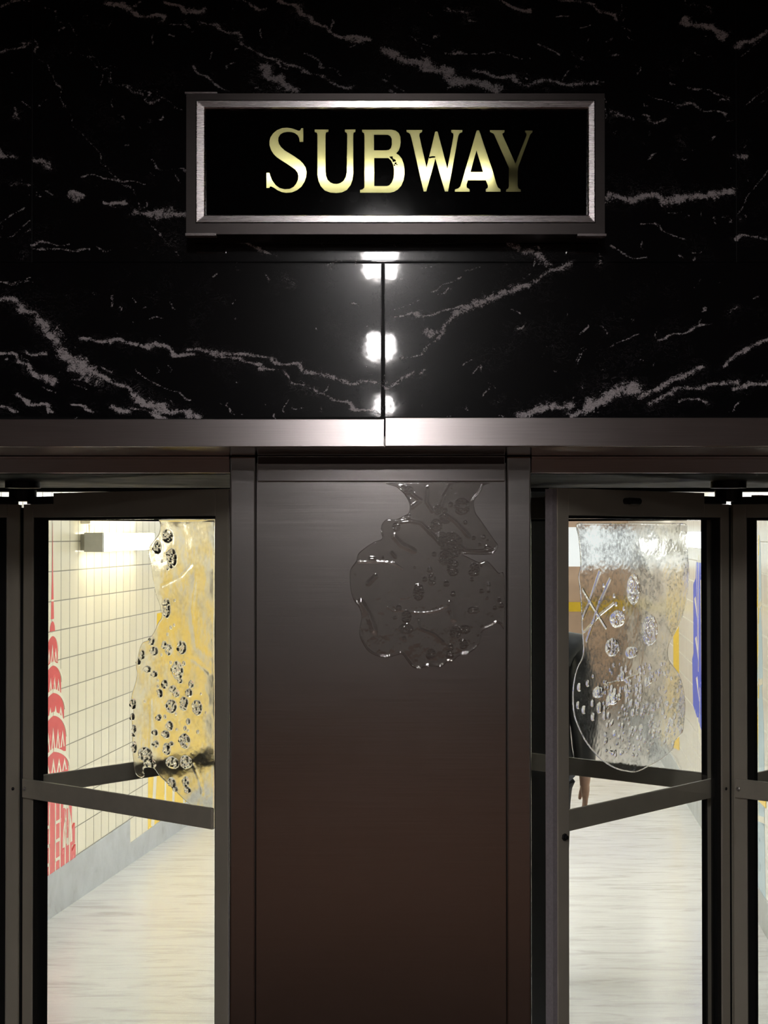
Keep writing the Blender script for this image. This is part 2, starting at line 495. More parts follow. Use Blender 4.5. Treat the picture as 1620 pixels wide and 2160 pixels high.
a2(14, (1490, 190), (1550, 180), (1600, 145)); a2(5, (1510, 235), (1590, 170), k=.7); a2(6, (1290, 365), (1340, 385), (1470, 410), k=.8)
a2(6, (1110, 405), (1220, 425), (1330, 455), (1390, 470), (1470, 505), k=.8); a2(12, (950, 480), (1040, 490), k=.8); a2(9, (1090, 490), (1150, 515), (1190, 500), k=.75)
a2(20, (945, 830), (1030, 845), (1080, 830), (1150, 825), (1180, 850), (1250, 840), (1320, 820), (1400, 825), (1470, 805))
a2(6, (1095, 935), (1170, 970), (1270, 1010), k=.85); a2(7, (950, 1045), (1000, 1075), (1100, 1095), k=.85)
a2(20, (530, 1020), (590, 1050), (640, 1080), (700, 1110), k=.85); a2(8, (1490, 1000), (1560, 1005), (1620, 1000), k=.85)
a2(5, (1495, 910), (1540, 820), (1620, 720), k=.7); a2(4, (1530, 440), (1620, 370), k=.65); a2(10, (1480, 655), (1530, 660), k=.8)
a2(5, (100, 150), (200, 190), k=.7); a2(6, (0, 330), (80, 390), k=.75); a2(6, (1340, 15), (1390, 45), k=.7); a2(5, (790, 220), (840, 260), k=.6)
a3(16, (0, 130), (60, 160), (130, 205), (180, 240), (220, 290), k=.9)
a3(30, (220, 290), (260, 350), (300, 410), (350, 420), (370, 440)); a3(16, (350, 440), (380, 460), (450, 480), (530, 510), (570, 550), k=.9)
a3(24, (570, 545), (620, 580), (660, 610), (690, 645)); a3(11, (0, 360), (60, 385), (110, 430), (160, 465), (240, 490), k=.95)
a3(10, (70, 545), (150, 585), (230, 610)); a3(10, (310, 585), (400, 610)); a3(12, (470, 600), (540, 615)); a3(18, (680, 600), (760, 620), (830, 640))
a3(12, (340, 310), (420, 320), (490, 320), (600, 330), (680, 345), (740, 370), (810, 378), k=.95)
a3(11, (800, 350), (900, 365), (1010, 375), (1080, 380), (1160, 395), (1210, 420), (1260, 425), (1330, 455), (1430, 480), (1520, 495), (1580, 495), (1620, 510), k=.9)
a3(8, (920, 375), (1020, 400), (1100, 430), (1180, 450), (1240, 500), (1290, 520), (1380, 555), (1450, 580), (1530, 610), (1600, 635), k=.85)
a3(13, (1150, 395), (1210, 420)); a3(13, (1265, 425), (1330, 455)); a3(11, (1450, 580), (1600, 635))
a3(6, (570, 440), (640, 480), (720, 520), (810, 560), k=.8); a3(22, (370, 470), (420, 490), k=.7); a3(9, (100, 360), (190, 375), k=.9)
a3(5, (0, 70), (140, 75), k=.8); a3(5, (300, 510), (360, 530), k=.8); a3(5, (930, 585), (1020, 635), k=.75); a3(7, (180, 510), (230, 540), k=.85); a3(11, (0, 590), (70, 620), k=.9)
a3(8, (550, 600), (640, 620), k=.8); a3(9, (400, 430), (470, 450), k=.7)
a4(14, (240, 290), (270, 240), (300, 205), k=.9); a4(20, (290, 210), (320, 190), (380, 165), (450, 140), (520, 110), (600, 90)); a4(12, (600, 95), (650, 60), (700, 25), (780, 0), k=.8)
a4(8, (40, 225), (130, 208), (220, 200), (330, 170), k=.9); a4(9, (80, 380), (150, 385), (190, 330), (240, 300), k=.8); a4(9, (0, 525), (60, 490), (130, 445), k=.9)
a4(22, (570, 632), (640, 612), (720, 590), (780, 600), k=.95); a4(14, (800, 630), (860, 600), k=.95); a4(34, (860, 595), (900, 572), (960, 545), (1010, 522), (1070, 515))
a4(16, (1080, 555), (1160, 520), (1220, 480), (1280, 460), (1330, 435), k=.9); a4(15, (1120, 585), (1180, 550), (1240, 520), (1320, 510), (1420, 500), (1490, 490), k=.8)
a4(11, (1440, 420), (1490, 370), (1560, 340), (1620, 315), k=.95); a4(13, (1470, 525), (1540, 500), (1620, 490), k=.95); a4(4, (950, 345), (1080, 285), k=.75)
a4(6, (1160, 310), (1260, 285), (1330, 255), (1390, 238), k=.9); a4(4, (20, 190), (150, 145), k=.75); a4(5, (200, 110), (330, 45), k=.8); a4(6, (340, 20), (400, 10), k=.8)
a4(14, (170, 280), (210, 290), k=.8); a4(5, (370, 460), (400, 425), (430, 450), k=.8); a4(9, (1250, 570), (1380, 575), k=.8)
for _ in range(420):   # loose flecks and hairlines
    x, y = random.uniform(-20, 1640), random.uniform(-20, 890)
    a = random.gauss(0.5 if y < 553 or x < 808 else -0.4, 0.7)
    l = random.uniform(4, 26)
    pts = [(x, y)]
    for i in range(3):
        a += random.gauss(0, 0.5)
        x += l / 3 * math.cos(a); y += l / 3 * math.sin(a)
        pts.append((x, y))
    VEINS.append((pts, random.uniform(1.8, 3.8), random.uniform(0.45, 0.85)))

def vein_field(X, Z):
    out = np.zeros(X.shape, dtype=np.float32); near = np.zeros(X.shape, dtype=np.float32)
    wob = 0.0035 * (np.sin(X * 61 + 3 * np.sin(Z * 47)) + np.sin(Z * 83 + 2 * np.sin(X * 39)))
    for pts, wpx, k in VEINS:
        P = [on_y(u, v, Y_MARBLE) for u, v in pts]
        wd = max(wpx * 1.5 / 773, 0.0042)
        xs = [p[0] for p in P]; zs = [p[1] for p in P]
        sel = (X > min(xs) - .03) & (X < max(xs) + .03) & (Z > min(zs) - .03) & (Z < max(zs) + .03)
        if not sel.any():
            continue
        x, z = X[sel] + wob[sel], Z[sel] + wob[sel]
        best = np.full(x.shape, 9.0)
        for (xa, za), (xb, zb) in zip(P[:-1], P[1:]):
            dx, dz = xb - xa, zb - za
            t = np.clip(((x - xa) * dx + (z - za) * dz) / (dx * dx + dz * dz + 1e-12), 0, 1)
            best = np.minimum(best, np.hypot(x - xa - t * dx, z - za - t * dz))
        v = k * np.clip(1.15 - best / wd, 0, 1)
        out[sel] = np.maximum(out[sel], v)
        if wpx > 3.5: near[sel] = np.maximum(near[sel], np.clip(1 - best / max(.022, 2.2 * wd), 0, 1))
    return out, near

def grid_mesh(name, X, Y, Z, keep=None):
    """X,Y,Z 2-D arrays -> quad mesh"""
    r, c = X.shape
    me = bpy.data.meshes.new(name)
    co = np.stack([X, Y, Z], -1).reshape(-1, 3).astype(np.float32)
    i = np.arange(r * c).reshape(r, c)
    q = np.stack([i[:-1, :-1], i[:-1, 1:], i[1:, 1:], i[1:, :-1]], -1).reshape(-1, 4)
    if keep is not None:
        q = q[keep.reshape(-1)]
    me.vertices.add(len(co)); me.vertices.foreach_set('co', co.ravel())
    me.loops.add(q.size); me.loops.foreach_set('vertex_index', q.ravel().astype(np.int32))
    me.polygons.add(len(q)); me.polygons.foreach_set('loop_start', np.arange(0, q.size, 4, dtype=np.int32))
    me.update(calc_edges=True)
    return me

def slab(x0, x1, z0, z1, parent, step=0.003):
    g = 0.0008
    x0, x1, z0, z1 = x0 + g, x1 - g, z0 + g, z1 - g
    nx, nz = int((x1 - x0) / step) + 2, int((z1 - z0) / step) + 2
    X, Z = np.meshgrid(np.linspace(x0, x1, nx), np.linspace(z0, z1, nz))
    Y = np.full_like(X, Y_MARBLE)
    # eased edges so that the face turns back into the joint
    e = np.minimum(np.minimum(X - x0, x1 - X), np.minimum(Z - z0, z1 - Z))
    Y = Y + np.where(e < 1e-6, 0.0002, 0)
    me = grid_mesh('marble_slab', X, Y, Z)
    at = me.attributes.new('vein', 'FLOAT', 'POINT')
    vf, nf = vein_field(X, Z)
    at.data.foreach_set('value', vf.ravel())
    me.attributes.new('near', 'FLOAT', 'POINT').data.foreach_set('value', nf.ravel())
    o = link_mesh('marble_slab', me, M['marble'], parent)
    return o

xa, _ = on_y(68, 300, Y_MARBLE); xb, _ = on_y(1553, 300, Y_MARBLE); xc, _ = on_y(808, 700, Y_MARBLE)
_, zs = on_y(810, 553, Y_MARBLE); _, zt = on_y(810, 884, Y_MARBLE)
Z_LOBBY = 3.42
bm = bmesh.new()
box(bm, -4.0, 4.0, Y_MARBLE + 0.006, Y_MARBLE + 0.05, zt - 0.03, Z_LOBBY)
wall_front = struct(obj('wall_front', bm, M['black']))
slab(xa, xb, zs, Z_LOBBY - .002, wall_front)
slab(-1.30, xa, zs, Z_LOBBY - .002, wall_front); slab(xb, 1.30, zs, Z_LOBBY - .002, wall_front)
slab(-1.30, xc, zt, zs, wall_front); slab(xc, 1.30, zt, zs, wall_front)
for sx in (-1, 1):
    b = bmesh.new(); x0, x1 = sorted((sx * 1.303, sx * 4.0)); box(b, x0, x1, Y_MARBLE, Y_MARBLE + .005, zt, Z_LOBBY - .002)
    obj('marble_slab', b, M['marble'], wall_front)

# ---- stainless bands at the foot of the marble
xt, _ = on_y(811.5, 910, 4.37)
def band(name, x0, x1, ytop, ybot):
    _, z1 = on_y(810, ytop, 4.37); _, z0 = on_y(810, ybot, 4.37)
    return struct(bevel(obj(name, bx(x0, x1, 4.37, 4.43, z0, z1), M['trim']), .0015))
band('trim_1', -4.0, xt - .0012, 884, 942)
band('trim_2', xt + .0012, 4.0, 881, 941)
# soffit behind them and the headers over the two doors
struct(bevel(obj('soffit_trim', bx(-4.0, 4.0, 4.385, 5.6, Z_SOFFIT, Z_SOFFIT + .03), M['soffit']), .001))
XC0, XC1 = on_y(485, 1500, Y_COL)[0], on_y(1120, 1500, Y_COL)[0]
for i, (x0, x1) in enumerate(((-4.0, XC0 - .002), (XC1 + .002, 4.0))):
    bm = bmesh.new()
    box(bm, x0, x1, Y_COL, Y_COL + .05, Z_DOORCEIL + .002, Z_SOFFIT)
    box(bm, x0, x1, Y_COL - .012, Y_COL + .0, Z_SOFFIT - .009, Z_SOFFIT - .001)
    struct(bevel(obj(f'trim_{i + 3}', bm, M['trim']), .0012))
struct(obj('doorway_ceiling', bx(-2.6, 2.6, Y_COL + .052, 6.46, Z_DOORCEIL, Z_DOORCEIL + .05), M['dark_ceiling']))
# upper mass between lobby and passage, so that no light leaks over the doors
struct(obj('bulkhead_wall', bx(-4.0, 4.0, 6.46, 6.56, Z_DOORCEIL - .015, 3.6), M['black']))

# ---- curved black enclosures of the revolving doors
def drum(name, ax, a0, a1, n=40):
    bm = bmesh.new()
    prev = None
    for i in range(n + 1):
        a = math.radians(a0 + (a1 - a0) * i / n)
        c, s = math.cos(a), math.sin(a)
        ring = [bm.verts.new((ax[0] + r * c, ax[1] + r * s, z)) for r, z in
                ((R_DRUM, Z_FLOOR), (R_DRUM + .035, Z_FLOOR), (R_DRUM + .035, Z_DOORCEIL), (R_DRUM, Z_DOORCEIL))]
        if prev:
            for k in range(4):
                bm.faces.new((prev[k], prev[(k + 1) % 4], ring[(k + 1) % 4], ring[k]))
        else:
            bm.faces.new(ring)
        prev = ring
    bm.faces.new(prev[::-1])
    return struct(obj(name, bm, M['black'], smooth=False))
drum('curved_wall', AX_L, -38.9, 43.5); drum('curved_wall.001', AX_R, 118.5, 218.9)
drum('curved_wall.002', AX_L, 136.5, 223.5); drum('curved_wall.003', AX_R, -43.5, 43.5)
struct(obj('back_wall', bx(-.47, .42, 6.40, 6.46, Z_FLOOR, Z_DOORCEIL), M['cream']))
for sx, x0 in ((-1, -2.06), (1, 2.0)):
    lo, hi = sorted((x0, sx * 4.0))
    struct(obj('outer_wall', bx(lo, hi, 4.89, 4.95, Z_FLOOR, Z_SOFFIT), M['panel']))
    struct(obj('outer_back_wall', bx(lo, hi, 6.40, 6.46, Z_FLOOR, Z_DOORCEIL), M['cream']))

# ---- lobby on the camera's side
struct(obj('floor', bx(-4.0, 4.0, -14, 6.30, Z_FLOOR - .08, Z_FLOOR), M['lobby_floor']))
struct(obj('ceiling', bx(-4.0, 4.0, -14, 4.45, Z_LOBBY, Z_LOBBY + .05), M['lobby_ceiling']))
struct(obj('wall_left', bx(-4.05, -4.0, -14, 6.5, Z_FLOOR, 3.6), M['lobby_wall']))
struct(obj('wall_right', bx(4.0, 4.05, -14, 6.5, Z_FLOOR, 3.6), M['lobby_wall']))
struct(obj('wall_rear', bx(-4.05, 4.05, -14.05, -14, Z_FLOOR, 3.6), M['lobby_wall']))
def strip_light(y0, y1, x=-0.02, label='', group='lobby ceiling strips'):
    t = empty('ceiling_strip_light', (x, (y0 + y1) / 2, Z_LOBBY), label, 'ceiling light')
    h = (y1 - y0) / 2
    bm = bmesh.new()
    for a in ((-.11, -.09, -h - .02, h + .02), (.09, .11, -h - .02, h + .02), (-.09, .09, -h - .02, -h), (-.09, .09, h, h + .02)):
        box(bm, *a, -.02, -.002)
    obj('frame', bm, M['lamp_metal'], t)
    obj('diffuser', bx(-.089, .089, -h + .001, h - .001, -.014, -.003), M['glow_lamp'], t)
strip_light(-.85, .65, label='lobby ceiling strip light mirrored just under the illuminated sign')
strip_light(-5.2, -3.7, label='lobby ceiling strip light mirrored halfway down the marble joint')
strip_light(-11.2, -9.6, label='lobby ceiling strip light mirrored lowest, right above the steel band')

# ================================================================== PASSAGE behind the doors
TANW = 0.104
DIRW = (TANW / math.hypot(TANW, 1), 1 / math.hypot(TANW, 1))
LW0 = (-1.69 * HALL_K, 8.1 * HALL_K)                    # a point of the left passage wall
RW0 = (2.166 * HALL_K, 10.94 * HALL_K)
SLOPE = -0.0279
def floor_z(y): return Z_FLOOR + (SLOPE * (y - 6.40) if y > 6.40 else 0.0)
def lw(px, py, off=0.0): return on_plane(px, py, (LW0[0] + off * DIRW[1], LW0[1] - off * DIRW[0]), DIRW)
def rw(px, py, off=0.0): return on_plane(px, py, (RW0[0] - off * DIRW[1], RW0[1] + off * DIRW[0]), DIRW)
ANG = math.atan2(DIRW[1], DIRW[0])
def place_wall(o, p0):
    """mesh is built with x along the wall, z up, and -y facing the passage for the left wall"""
    o.location = (p0[0], p0[1], 0)
    o.rotation_euler = (0, 0, ANG)
    return o
s_v, _ = lw(146.9, 1300); _, z_h = lw(99.4, 1206.5)
M['tile'] = mat_tile('cream_square_tile', (0.84, 0.775, 0.58), (0.25, 0.23, 0.17), 0.152 * HALL_K, s_v, z_h)
s_r, _ = rw(1440, 1400)
M['tile_r'] = mat_tile('ivory_square_tile', (0.82, 0.78, 0.68), (0.46, 0.43, 0.37), 0.152 * HALL_K, s_r, z_h)
S0, S1 = -2.35, 16.5
place_wall(struct(obj('passage_left_wall', bx(S0, S1, 0.0, .1, -.95, 2.45), M['tile'])), LW0)
# the other wall is seen from its left side: its face looks to +y in wall axes
SR0, SR1 = -5.5, 13.5
place_wall(struct(obj('passage_right_wall', bx(SR0, SR1, -.1, 0.0, -.95, 2.45), M['tile_r'])), RW0)

def ramp_quad(name, x0, x1, y0, y1, zf, m):
    bm = bmesh.new()
    ny = 12
    for k in range(2):
        pass
    rows = []
    for i in range(ny + 1):
        y = y0 + (y1 - y0) * i / ny
        rows.append([bm.verts.new((x, y, zf(y))) for x in (x0, x1)] + [bm.verts.new((x, y, zf(y) - .08)) for x in (x1, x0)])
    for a, b in zip(rows[:-1], rows[1:]):
        for k in range(4):
            bm.faces.new((a[k], a[(k + 1) % 4], b[(k + 1) % 4], b[k]))
    bm.faces.new(rows[0]); bm.faces.new(rows[-1][::-1])
    return struct(obj(name, bm, m))
ramp_quad('passage_floor', -3.2, 5.6, 6.30, 25.2, floor_z, M['ramp'])
ramp_quad('passage_ceiling', -3.2, 5.6, 6.561, 25.2, lambda y: 2.60 + .6 * SLOPE * (y - 5.66), M['white_paint'])
bm = bmesh.new()
YE = 24.0
box(bm, -2, 6, YE, YE + .1, -1, 3)
struct(obj('end_wall', bm, M['peach']))
_, ze0 = on_y(1210, 1195, YE - .35); _, ze1 = on_y(1210, 1112, YE - .35)
struct(obj('end_beam_trim', bx(-1.2, 4.2, YE - .35, YE - .001, ze0, ze1), M['beam_glow']))
_, zy0 = on_y(1210, 1290, YE - .01); _, zy1 = on_y(1210, 1270, YE - .01)
struct(obj('end_wall_trim', bx(-1.2, 4.2, YE - .02, YE - .001, zy0, zy1), M['yellow']))

# grey painted base along both walls, the top stepping down with the ramp
def baseboard(name, p0, tops, s_end, side):
    bm = bmesh.new()
    for (sa, za), (sb, _) in zip(tops, tops[1:] + [(s_end, 0)]):
        ya = p0[1] + sa * DIRW[1]; yb = p0[1] + sb * DIRW[1]
        pts = [(sa, floor_z(ya) - .01), (sb, floor_z(yb) - .01), (sb, za), (sa, za)]
        if side > 0: extrude_poly(bm, pts, -.006, .002)
        else: extrude_poly(bm, pts, -.002, .006)
    return place_wall(struct(obj(name, bm, M['base'])), p0)
s_step, z_b1 = lw(273, 1729); _, z_b2 = lw(273, 1779)
baseboard('baseboard_left', LW0, [(S0, z_b1), (s_step, z_b2), (s_step + 3.1, z_b2 - .085), (s_step + 6.2, z_b2 - .17)], S1, 1)
_, zr1 = rw(1483, 1698)
baseboard('baseboard_right', RW0, [(SR0, zr1 + .10), (-2.2, zr1 + .03), (1.2, zr1 - .06), (4.2, zr1 - .14)], SR1, -1)

# ---- murals on the walls: thin printed film
def mural(name, polys, p0, side, mats, label):
    """polys: list of (material index, layer, [(s,z)...])"""
    bm = bmesh.new()
    for mi, lay, pts in polys:
        y1 = -.0003; y0 = -.0012 - .0006 * lay
        if side < 0: y0, y1 = -y0, -y1
        extrude_poly(bm, pts, y0, y1, mi)
    o = place_wall(obj(name, bm, mats), p0)
    tag(o, label, 'mural')
    return o

def z3(u, v): return (80 + u / 3.857, 1080 + v / 3.857)
def z4(u, v): return (80 + u / 3.857, 1480 + v / 3.857)
def strokes(pts, wd):
    """a thick open line as quads"""
    out = []
    for (xa_, za_), (xb_, zb_) in zip(pts[:-1], pts[1:]):
        dx, dz = xb_ - xa_, zb_ - za_
        l = math.hypot(dx, dz) or 1
        nx, nz = -dz / l * wd / 2, dx / l * wd / 2
        out.append([(xa_ + nx, za_ + nz), (xa_ - nx, za_ - nz), (xb_ - nx, zb_ - nz), (xb_ + nx, zb_ + nz)])
    return out
s_ax = lw(*z3(117, 900))[0]
def half(pts):
    """outline seen on the mural's far half, mirrored about its axis"""
    P = [(max(0, lw(*p)[0] - s_ax), lw(*p)[1]) for p in pts]
    return [(s_ax + d, z) for d, z in P] + [(s_ax - d, z) for d, z in P[::-1] if d > 1e-4]
red = []
red.append((0, 0, half([z3(118.5, 90), z3(122, 480), z3(129, 868), z3(117, 872)])))
red.append((1, 1, half([z3(119, 712), z3(128, 712), z3(128, 726), z3(117, 727)])))
red.append((0, 0, half([z3(117, 888), z3(128, 898), z3(135, 925), z3(138, 968), z3(117, 970)])))
tiers = [((160, 1225), 1000, 160), ((184, 1480), 1238, 184), ((204, 1650), 1462, 204)]
def tier_pts(zz, u_r, v_bot, v_top):
    pts = []
    for i in range(13):
        a = PI / 2 * i / 12
        pts.append(zz(117 + (u_r - 117) * math.sin(a) ** 1.0, v_top + (v_bot - v_top) * .62 * (1 - math.cos(a))))
    pts.append(zz(u_r, v_bot)); pts.append(zz(117, v_bot + 12))
    return pts
def arc_line(zz, u_r, v_bot, v_top, wd, grow):
    pts = [lw(*zz(117 + (u_r + grow - 117) * math.sin(a), v_top - grow + (v_bot - v_top) * .62 * (1 - math.cos(a)))) for a in [PI / 2 * i / 10 for i in range(11)]]
    pts = [(max(0, p[0] - s_ax), p[1]) for p in pts]
    res = []
    for sg in (1, -1):
        res += strokes([(s_ax + sg * d, z) for d, z in pts], wd)
    return res
def teeth(zz, u_r, v_bot, hgt, n):
    out = []
    W = lw(*zz(u_r, v_bot))[0] - s_ax
    zb = lw(*zz(117, v_bot))[1]; zt_ = lw(*zz(117, v_bot - hgt))[1]
    for i in range(n):
        c = s_ax + (-1 + (2 * i + 1) / n) * W * .92
        hh = (zt_ - zb) * (1 - .35 * abs(-1 + (2 * i + 1) / n))
        wd = W * .80 / n
        out.append([(c - wd, zb), (c + wd, zb), (c, zb + hh)])
        out.append(None) if False else None
    return [o for o in out if o]
def tooth_core(p):
    cx_ = (p[0][0] + p[1][0]) / 2; h = p[2][1] - p[0][1]; w2 = (p[1][0] - p[0][0]) / 2 * .45
    return [(cx_ - w2, p[0][1]), (cx_ + w2, p[0][1]), (cx_, p[0][1] + h * .55)]
TI = [(z3, 160, 1228, 1003, 150, 3), (z3, 184, 1480, 1243, 150, 4), (z3, 206, 1700, 1466, 130, 4), (z4, 218, 400, 108, 190, 5), (z4, 236, 600, 402, 140, 5)]
for i, (zz, ur, vb, vt, hg, n) in enumerate(TI):
    red.append((0, 0 + 3 * i, half(tier_pts(zz, ur, vb, vt))))
    for q in arc_line(zz, ur, vb, vt, .022, 10): red.append((1, 1 + 3 * i, q))
    for p in teeth(zz, ur, vb, hg, n):
        red.append((1, 1 + 3 * i, p)); red.append((0, 2 + 3 * i, tooth_core(p)))
# shaft of the tower
zb_red = z_b1 + .002
def shaft(u, v0, v1): 
    d = lw(*z4(u, v0))[0] - s_ax
    z0_, z1_ = lw(*z4(117, v0))[1], lw(*z4(117, v1))[1]
    return d, z0_, z1_
d_body = lw(*z4(262, 780))[0] - s_ax
z_top = lw(*z4(236, 590))[1]
d_w2 = lw(*z4(287, 990))[0] - s_ax; z_w2 = lw(*z4(287, 985))[1]
d_w3 = lw(*z4(276, 1070))[0] - s_ax; d_w4 = lw(*z4(293, 1200))[0] - s_ax; z_w4 = lw(*z4(293, 1200))[1]
red.append((0, 16, [(s_ax - d_body, zb_red), (s_ax + d_body, zb_red), (s_ax + d_body, z_top), (s_ax - d_body, z_top)]))
for sg in (1, -1):
    red.append((0, 16, [(s_ax + sg * d_body, z_w2 - .12), (s_ax + sg * d_w2, z_w2 - .12), (s_ax + sg * d_w2, z_w2), (s_ax + sg * d_body, z_w2 - .03)]))
    red.append((0, 16, [(s_ax + sg * d_body, zb_red), (s_ax + sg * d_w4, zb_red), (s_ax + sg * d_w4, z_w4 + .03), (s_ax + sg * d_body, z_w4)]))
H = z_top - zb_red
for sg in (1, -1):                                   # window ladders and ornaments
    for d0 in (.02,):
        for x in (.05, .30) if sg > 0 else (.18, .45):
            red.append((1, 17, [(s_ax + sg * (d0 * d_body + x * d_body), zb_red), (s_ax + sg * (d0 + x + .05) * d_body, zb_red), (s_ax + sg * (d0 + x + .05) * d_body, z_top - .14), (s_ax + sg * (d0 + x) * d_body, z_top - .10)]))
        for j in range(14):
            z = zb_red + .05 + j * .105
            xa_, xb_ = (.07, .34) if sg > 0 else (.20, .49)
            if z < z_top - .2:
                red.append((1, 17, [(s_ax + sg * xa_ * d_body, z), (s_ax + sg * xb_ * d_body, z), (s_ax + sg * xb_ * d_body, z + .018), (s_ax + sg * xa_ * d_body, z + .018)]))
    for x in (.60, .84):
        red.append((1, 17, [(s_ax + sg * x * d_body, max(zb_red, z_w2 - .30)), (s_ax + sg * (x + .05) * d_body, max(zb_red, z_w2 - .30)), (s_ax + sg * (x + .05) * d_body, z_top - .25), (s_ax + sg * x * d_body, z_top - .18)]))
    zc = z_w2 - .02
    red.append((1, 17, [(s_ax + sg * .68 * d_body, zc - .07), (s_ax + sg * .81 * d_body, zc - .07), (s_ax + sg * .81 * d_body, zc + .16), (s_ax + sg * .68 * d_body, zc + .16)]))
    red.append((0, 18, [(s_ax + sg * .71 * d_body, zc - .04), (s_ax + sg * .78 * d_body, zc - .04), (s_ax + sg * .78 * d_body, zc + .13), (s_ax + sg * .71 * d_body, zc + .13)]))
    arc = [(s_ax + sg * (.52 + .45 * math.sin(a)) * d_body, z_w4 + .06 + .24 * math.cos(a)) for a in [PI / 2 * i / 8 for i in range(9)]]
    for q in strokes(arc, .035): red.append((1, 17, q))
    for rr in (.12, .07):
        arc = [(s_ax + sg * (.66 + rr * 1.2 * math.cos(a)) * d_body, zb_red + .10 + rr * 1.3 * max(0, math.sin(a))) for a in [PI * i / 10 for i in range(11)]]
        for q in strokes(arc, .018): red.append((1, 17, q))
mural('tower_mural', red, LW0, 1, [M['red'], M['cream']], 'red tower mural with stacked arches on the cream tiled passage wall')

# yellow mural further along the same wall
yl = []
s_a, _ = lw(312, 1650); zyb = z_b2 + .002
cxm = s_a + 1.05
def yarch(w0, zb0, ztp, lay, mi):
    pts = []
    for i in range(25):
        a = PI * i / 24
        pts.append((cxm + w0 * math.cos(a), zb0 + (ztp - zb0) * math.sin(a) ** .8))
    return (mi, lay, pts)
yl.append((0, 0, [(cxm - 1.05, zyb), (cxm + 1.05, zyb), (cxm + 1.03, .92), (cxm + .84, .92), (cxm + .80, 1.30), (cxm + .60, 1.30), (cxm + .54, 1.75), (cxm + .34, 1.75), (cxm + .26, 2.05), (cxm, 2.33), (cxm - .26, 2.05), (cxm - .34, 1.75), (cxm - .54, 1.75), (cxm - .60, 1.30), (cxm - .80, 1.30), (cxm - .84, .92), (cxm - 1.03, .92)]))
for x0, z0, x1, z1, wd in ((-.92, zyb, -.80, .85, .09), (-.55, zyb, -.62, 1.1, .05), (-.30, zyb, -.30, 1.5, .07), (.05, zyb, 0, 1.9, .06), (.35, zyb, .30, 1.5, .07), (.72, zyb, .60, 1.1, .06)):
    for q in strokes([(cxm + x0, z0), (cxm + (x0 * .5 + x1 * .5) + .05, (z0 + z1) / 2), (cxm + x1, z1)], wd): yl.append((1, 1, q))
for zz_ in (.75, 1.28, 1.66):
    for q in strokes([(cxm - .58 * (2.3 - zz_) / 1.5, zz_), (cxm + .58 * (2.3 - zz_) / 1.5, zz_)], .03): yl.append((1, 2, q))
mural('tower_mural', yl, LW0, 1, [M['yellow'], M['cream']], 'yellow tower mural on the tiled wall beyond the red one, behind amber blistered film')

# blue mural and thin yellow stripe on the other wall
bl = []
sb0, _ = rw(1463, 1400); sb1 = sb0 - 2.2
zb_b = zr1 + .0
_, zb_t = rw(1466, 1185)
def bpt(f, z): return (sb0 + (sb1 - sb0) * f, zk(z) if z < zb_t else z)
bl.append((0, 0, [bpt(-.02, .62), bpt(1, .30), bpt(1, zb_t), bpt(.12, zb_t), bpt(.10, 1.55), bpt(.0, 1.50), bpt(.0, 1.0), bpt(-.05, .95)]))
for f0, za_, f1, zb_, wd in ((.14, 1.65, .18, 1.05, .025), (.22, 1.7, .20, .9, .03), (.30, 1.55, .33, .7, .04), (.26, .8, .24, .45, .03), (.42, 1.7, .40, .6, .05)):
    for q in strokes([bpt(f0, za_), bpt(f1, zb_)], wd): bl.append((1, 1, q))
for k in range(4):
    z = 1.42 - k * .28
    bl.append((1, 2, [bpt(.10 + .03 * k, z), bpt(.17 + .03 * k, z - .16), bpt(.05 + .03 * k, z - .02)]))
mural('tower_mural', bl, RW0, -1, [M['blue'], M['cream']], 'blue tower mural with cream streaks on the ivory tiled passage wall')
sy0, _ = rw(1421, 1500); sy1, _ = rw(1433, 1500)
ys = [(0, 0, [(sy1, zk(.12)), (sy0, zk(.06)), (sy0 + .02, zk(1.62)), (sy1 + .05, zk(1.60))])]
mural('mural_stripe', ys, RW0, -1, [M['yellow']], 'narrow upright yellow stripe painted beyond the blue mural')
pb = []
sp0, _ = rw(1603, 1500)
for w0, z0, z1 in ((.16, .45, 1.15), (.11, 1.12, 1.52), (.07, 1.50, 1.86)):
    pts = [(sp0 - w0, z0), (sp0 + w0, z0)] + [(sp0 + w0 * math.cos(a), z1 - .35 + .35 * math.sin(a)) for a in [PI * i / 14 for i in range(15)]]
    pb.append((0, 0, pts))
    for q in strokes([(sp0 - w0, z0 + .03), (sp0 + w0, z0 - .01)], .03): pb.append((1, 1, q))
    for q in strokes([(sp0 + w0 * 1.05, z0), (sp0 + w0 * .2, z1)], .03): pb.append((2, 1, q))
    for q in strokes([(sp0 + w0 * .4, z0), (sp0 + w0 * .3, z1 - .1)], .02): pb.append((1, 2, q))
pb.append((0, 0, [(sp0 - .22, -.15), (sp0 + .30, -.20), (sp0 + .24, .30), (sp0 + .16, .46), (sp0 - .16, .46)]))
for q in strokes([(sp0 + .25, .40), (sp0 + .05, -.15)], .06): pb.append((2, 1, q))
for q in strokes([(sp0 - .22, .62), (sp0 + .3, .60)], .14): pb.append((2, 2, q))
pb = [(mi, l_, [(sp0 + (a_ - sp0) * HALL_K, zk(b_)) for a_, b_ in q]) for mi, l_, q in pb]
mural('tower_mural', pb, RW0, -1, [M['pale_blue'], M['cream'], M['yellow']], 'pale blue tower mural with yellow strokes on the ivory tiled wall beside the door stile')

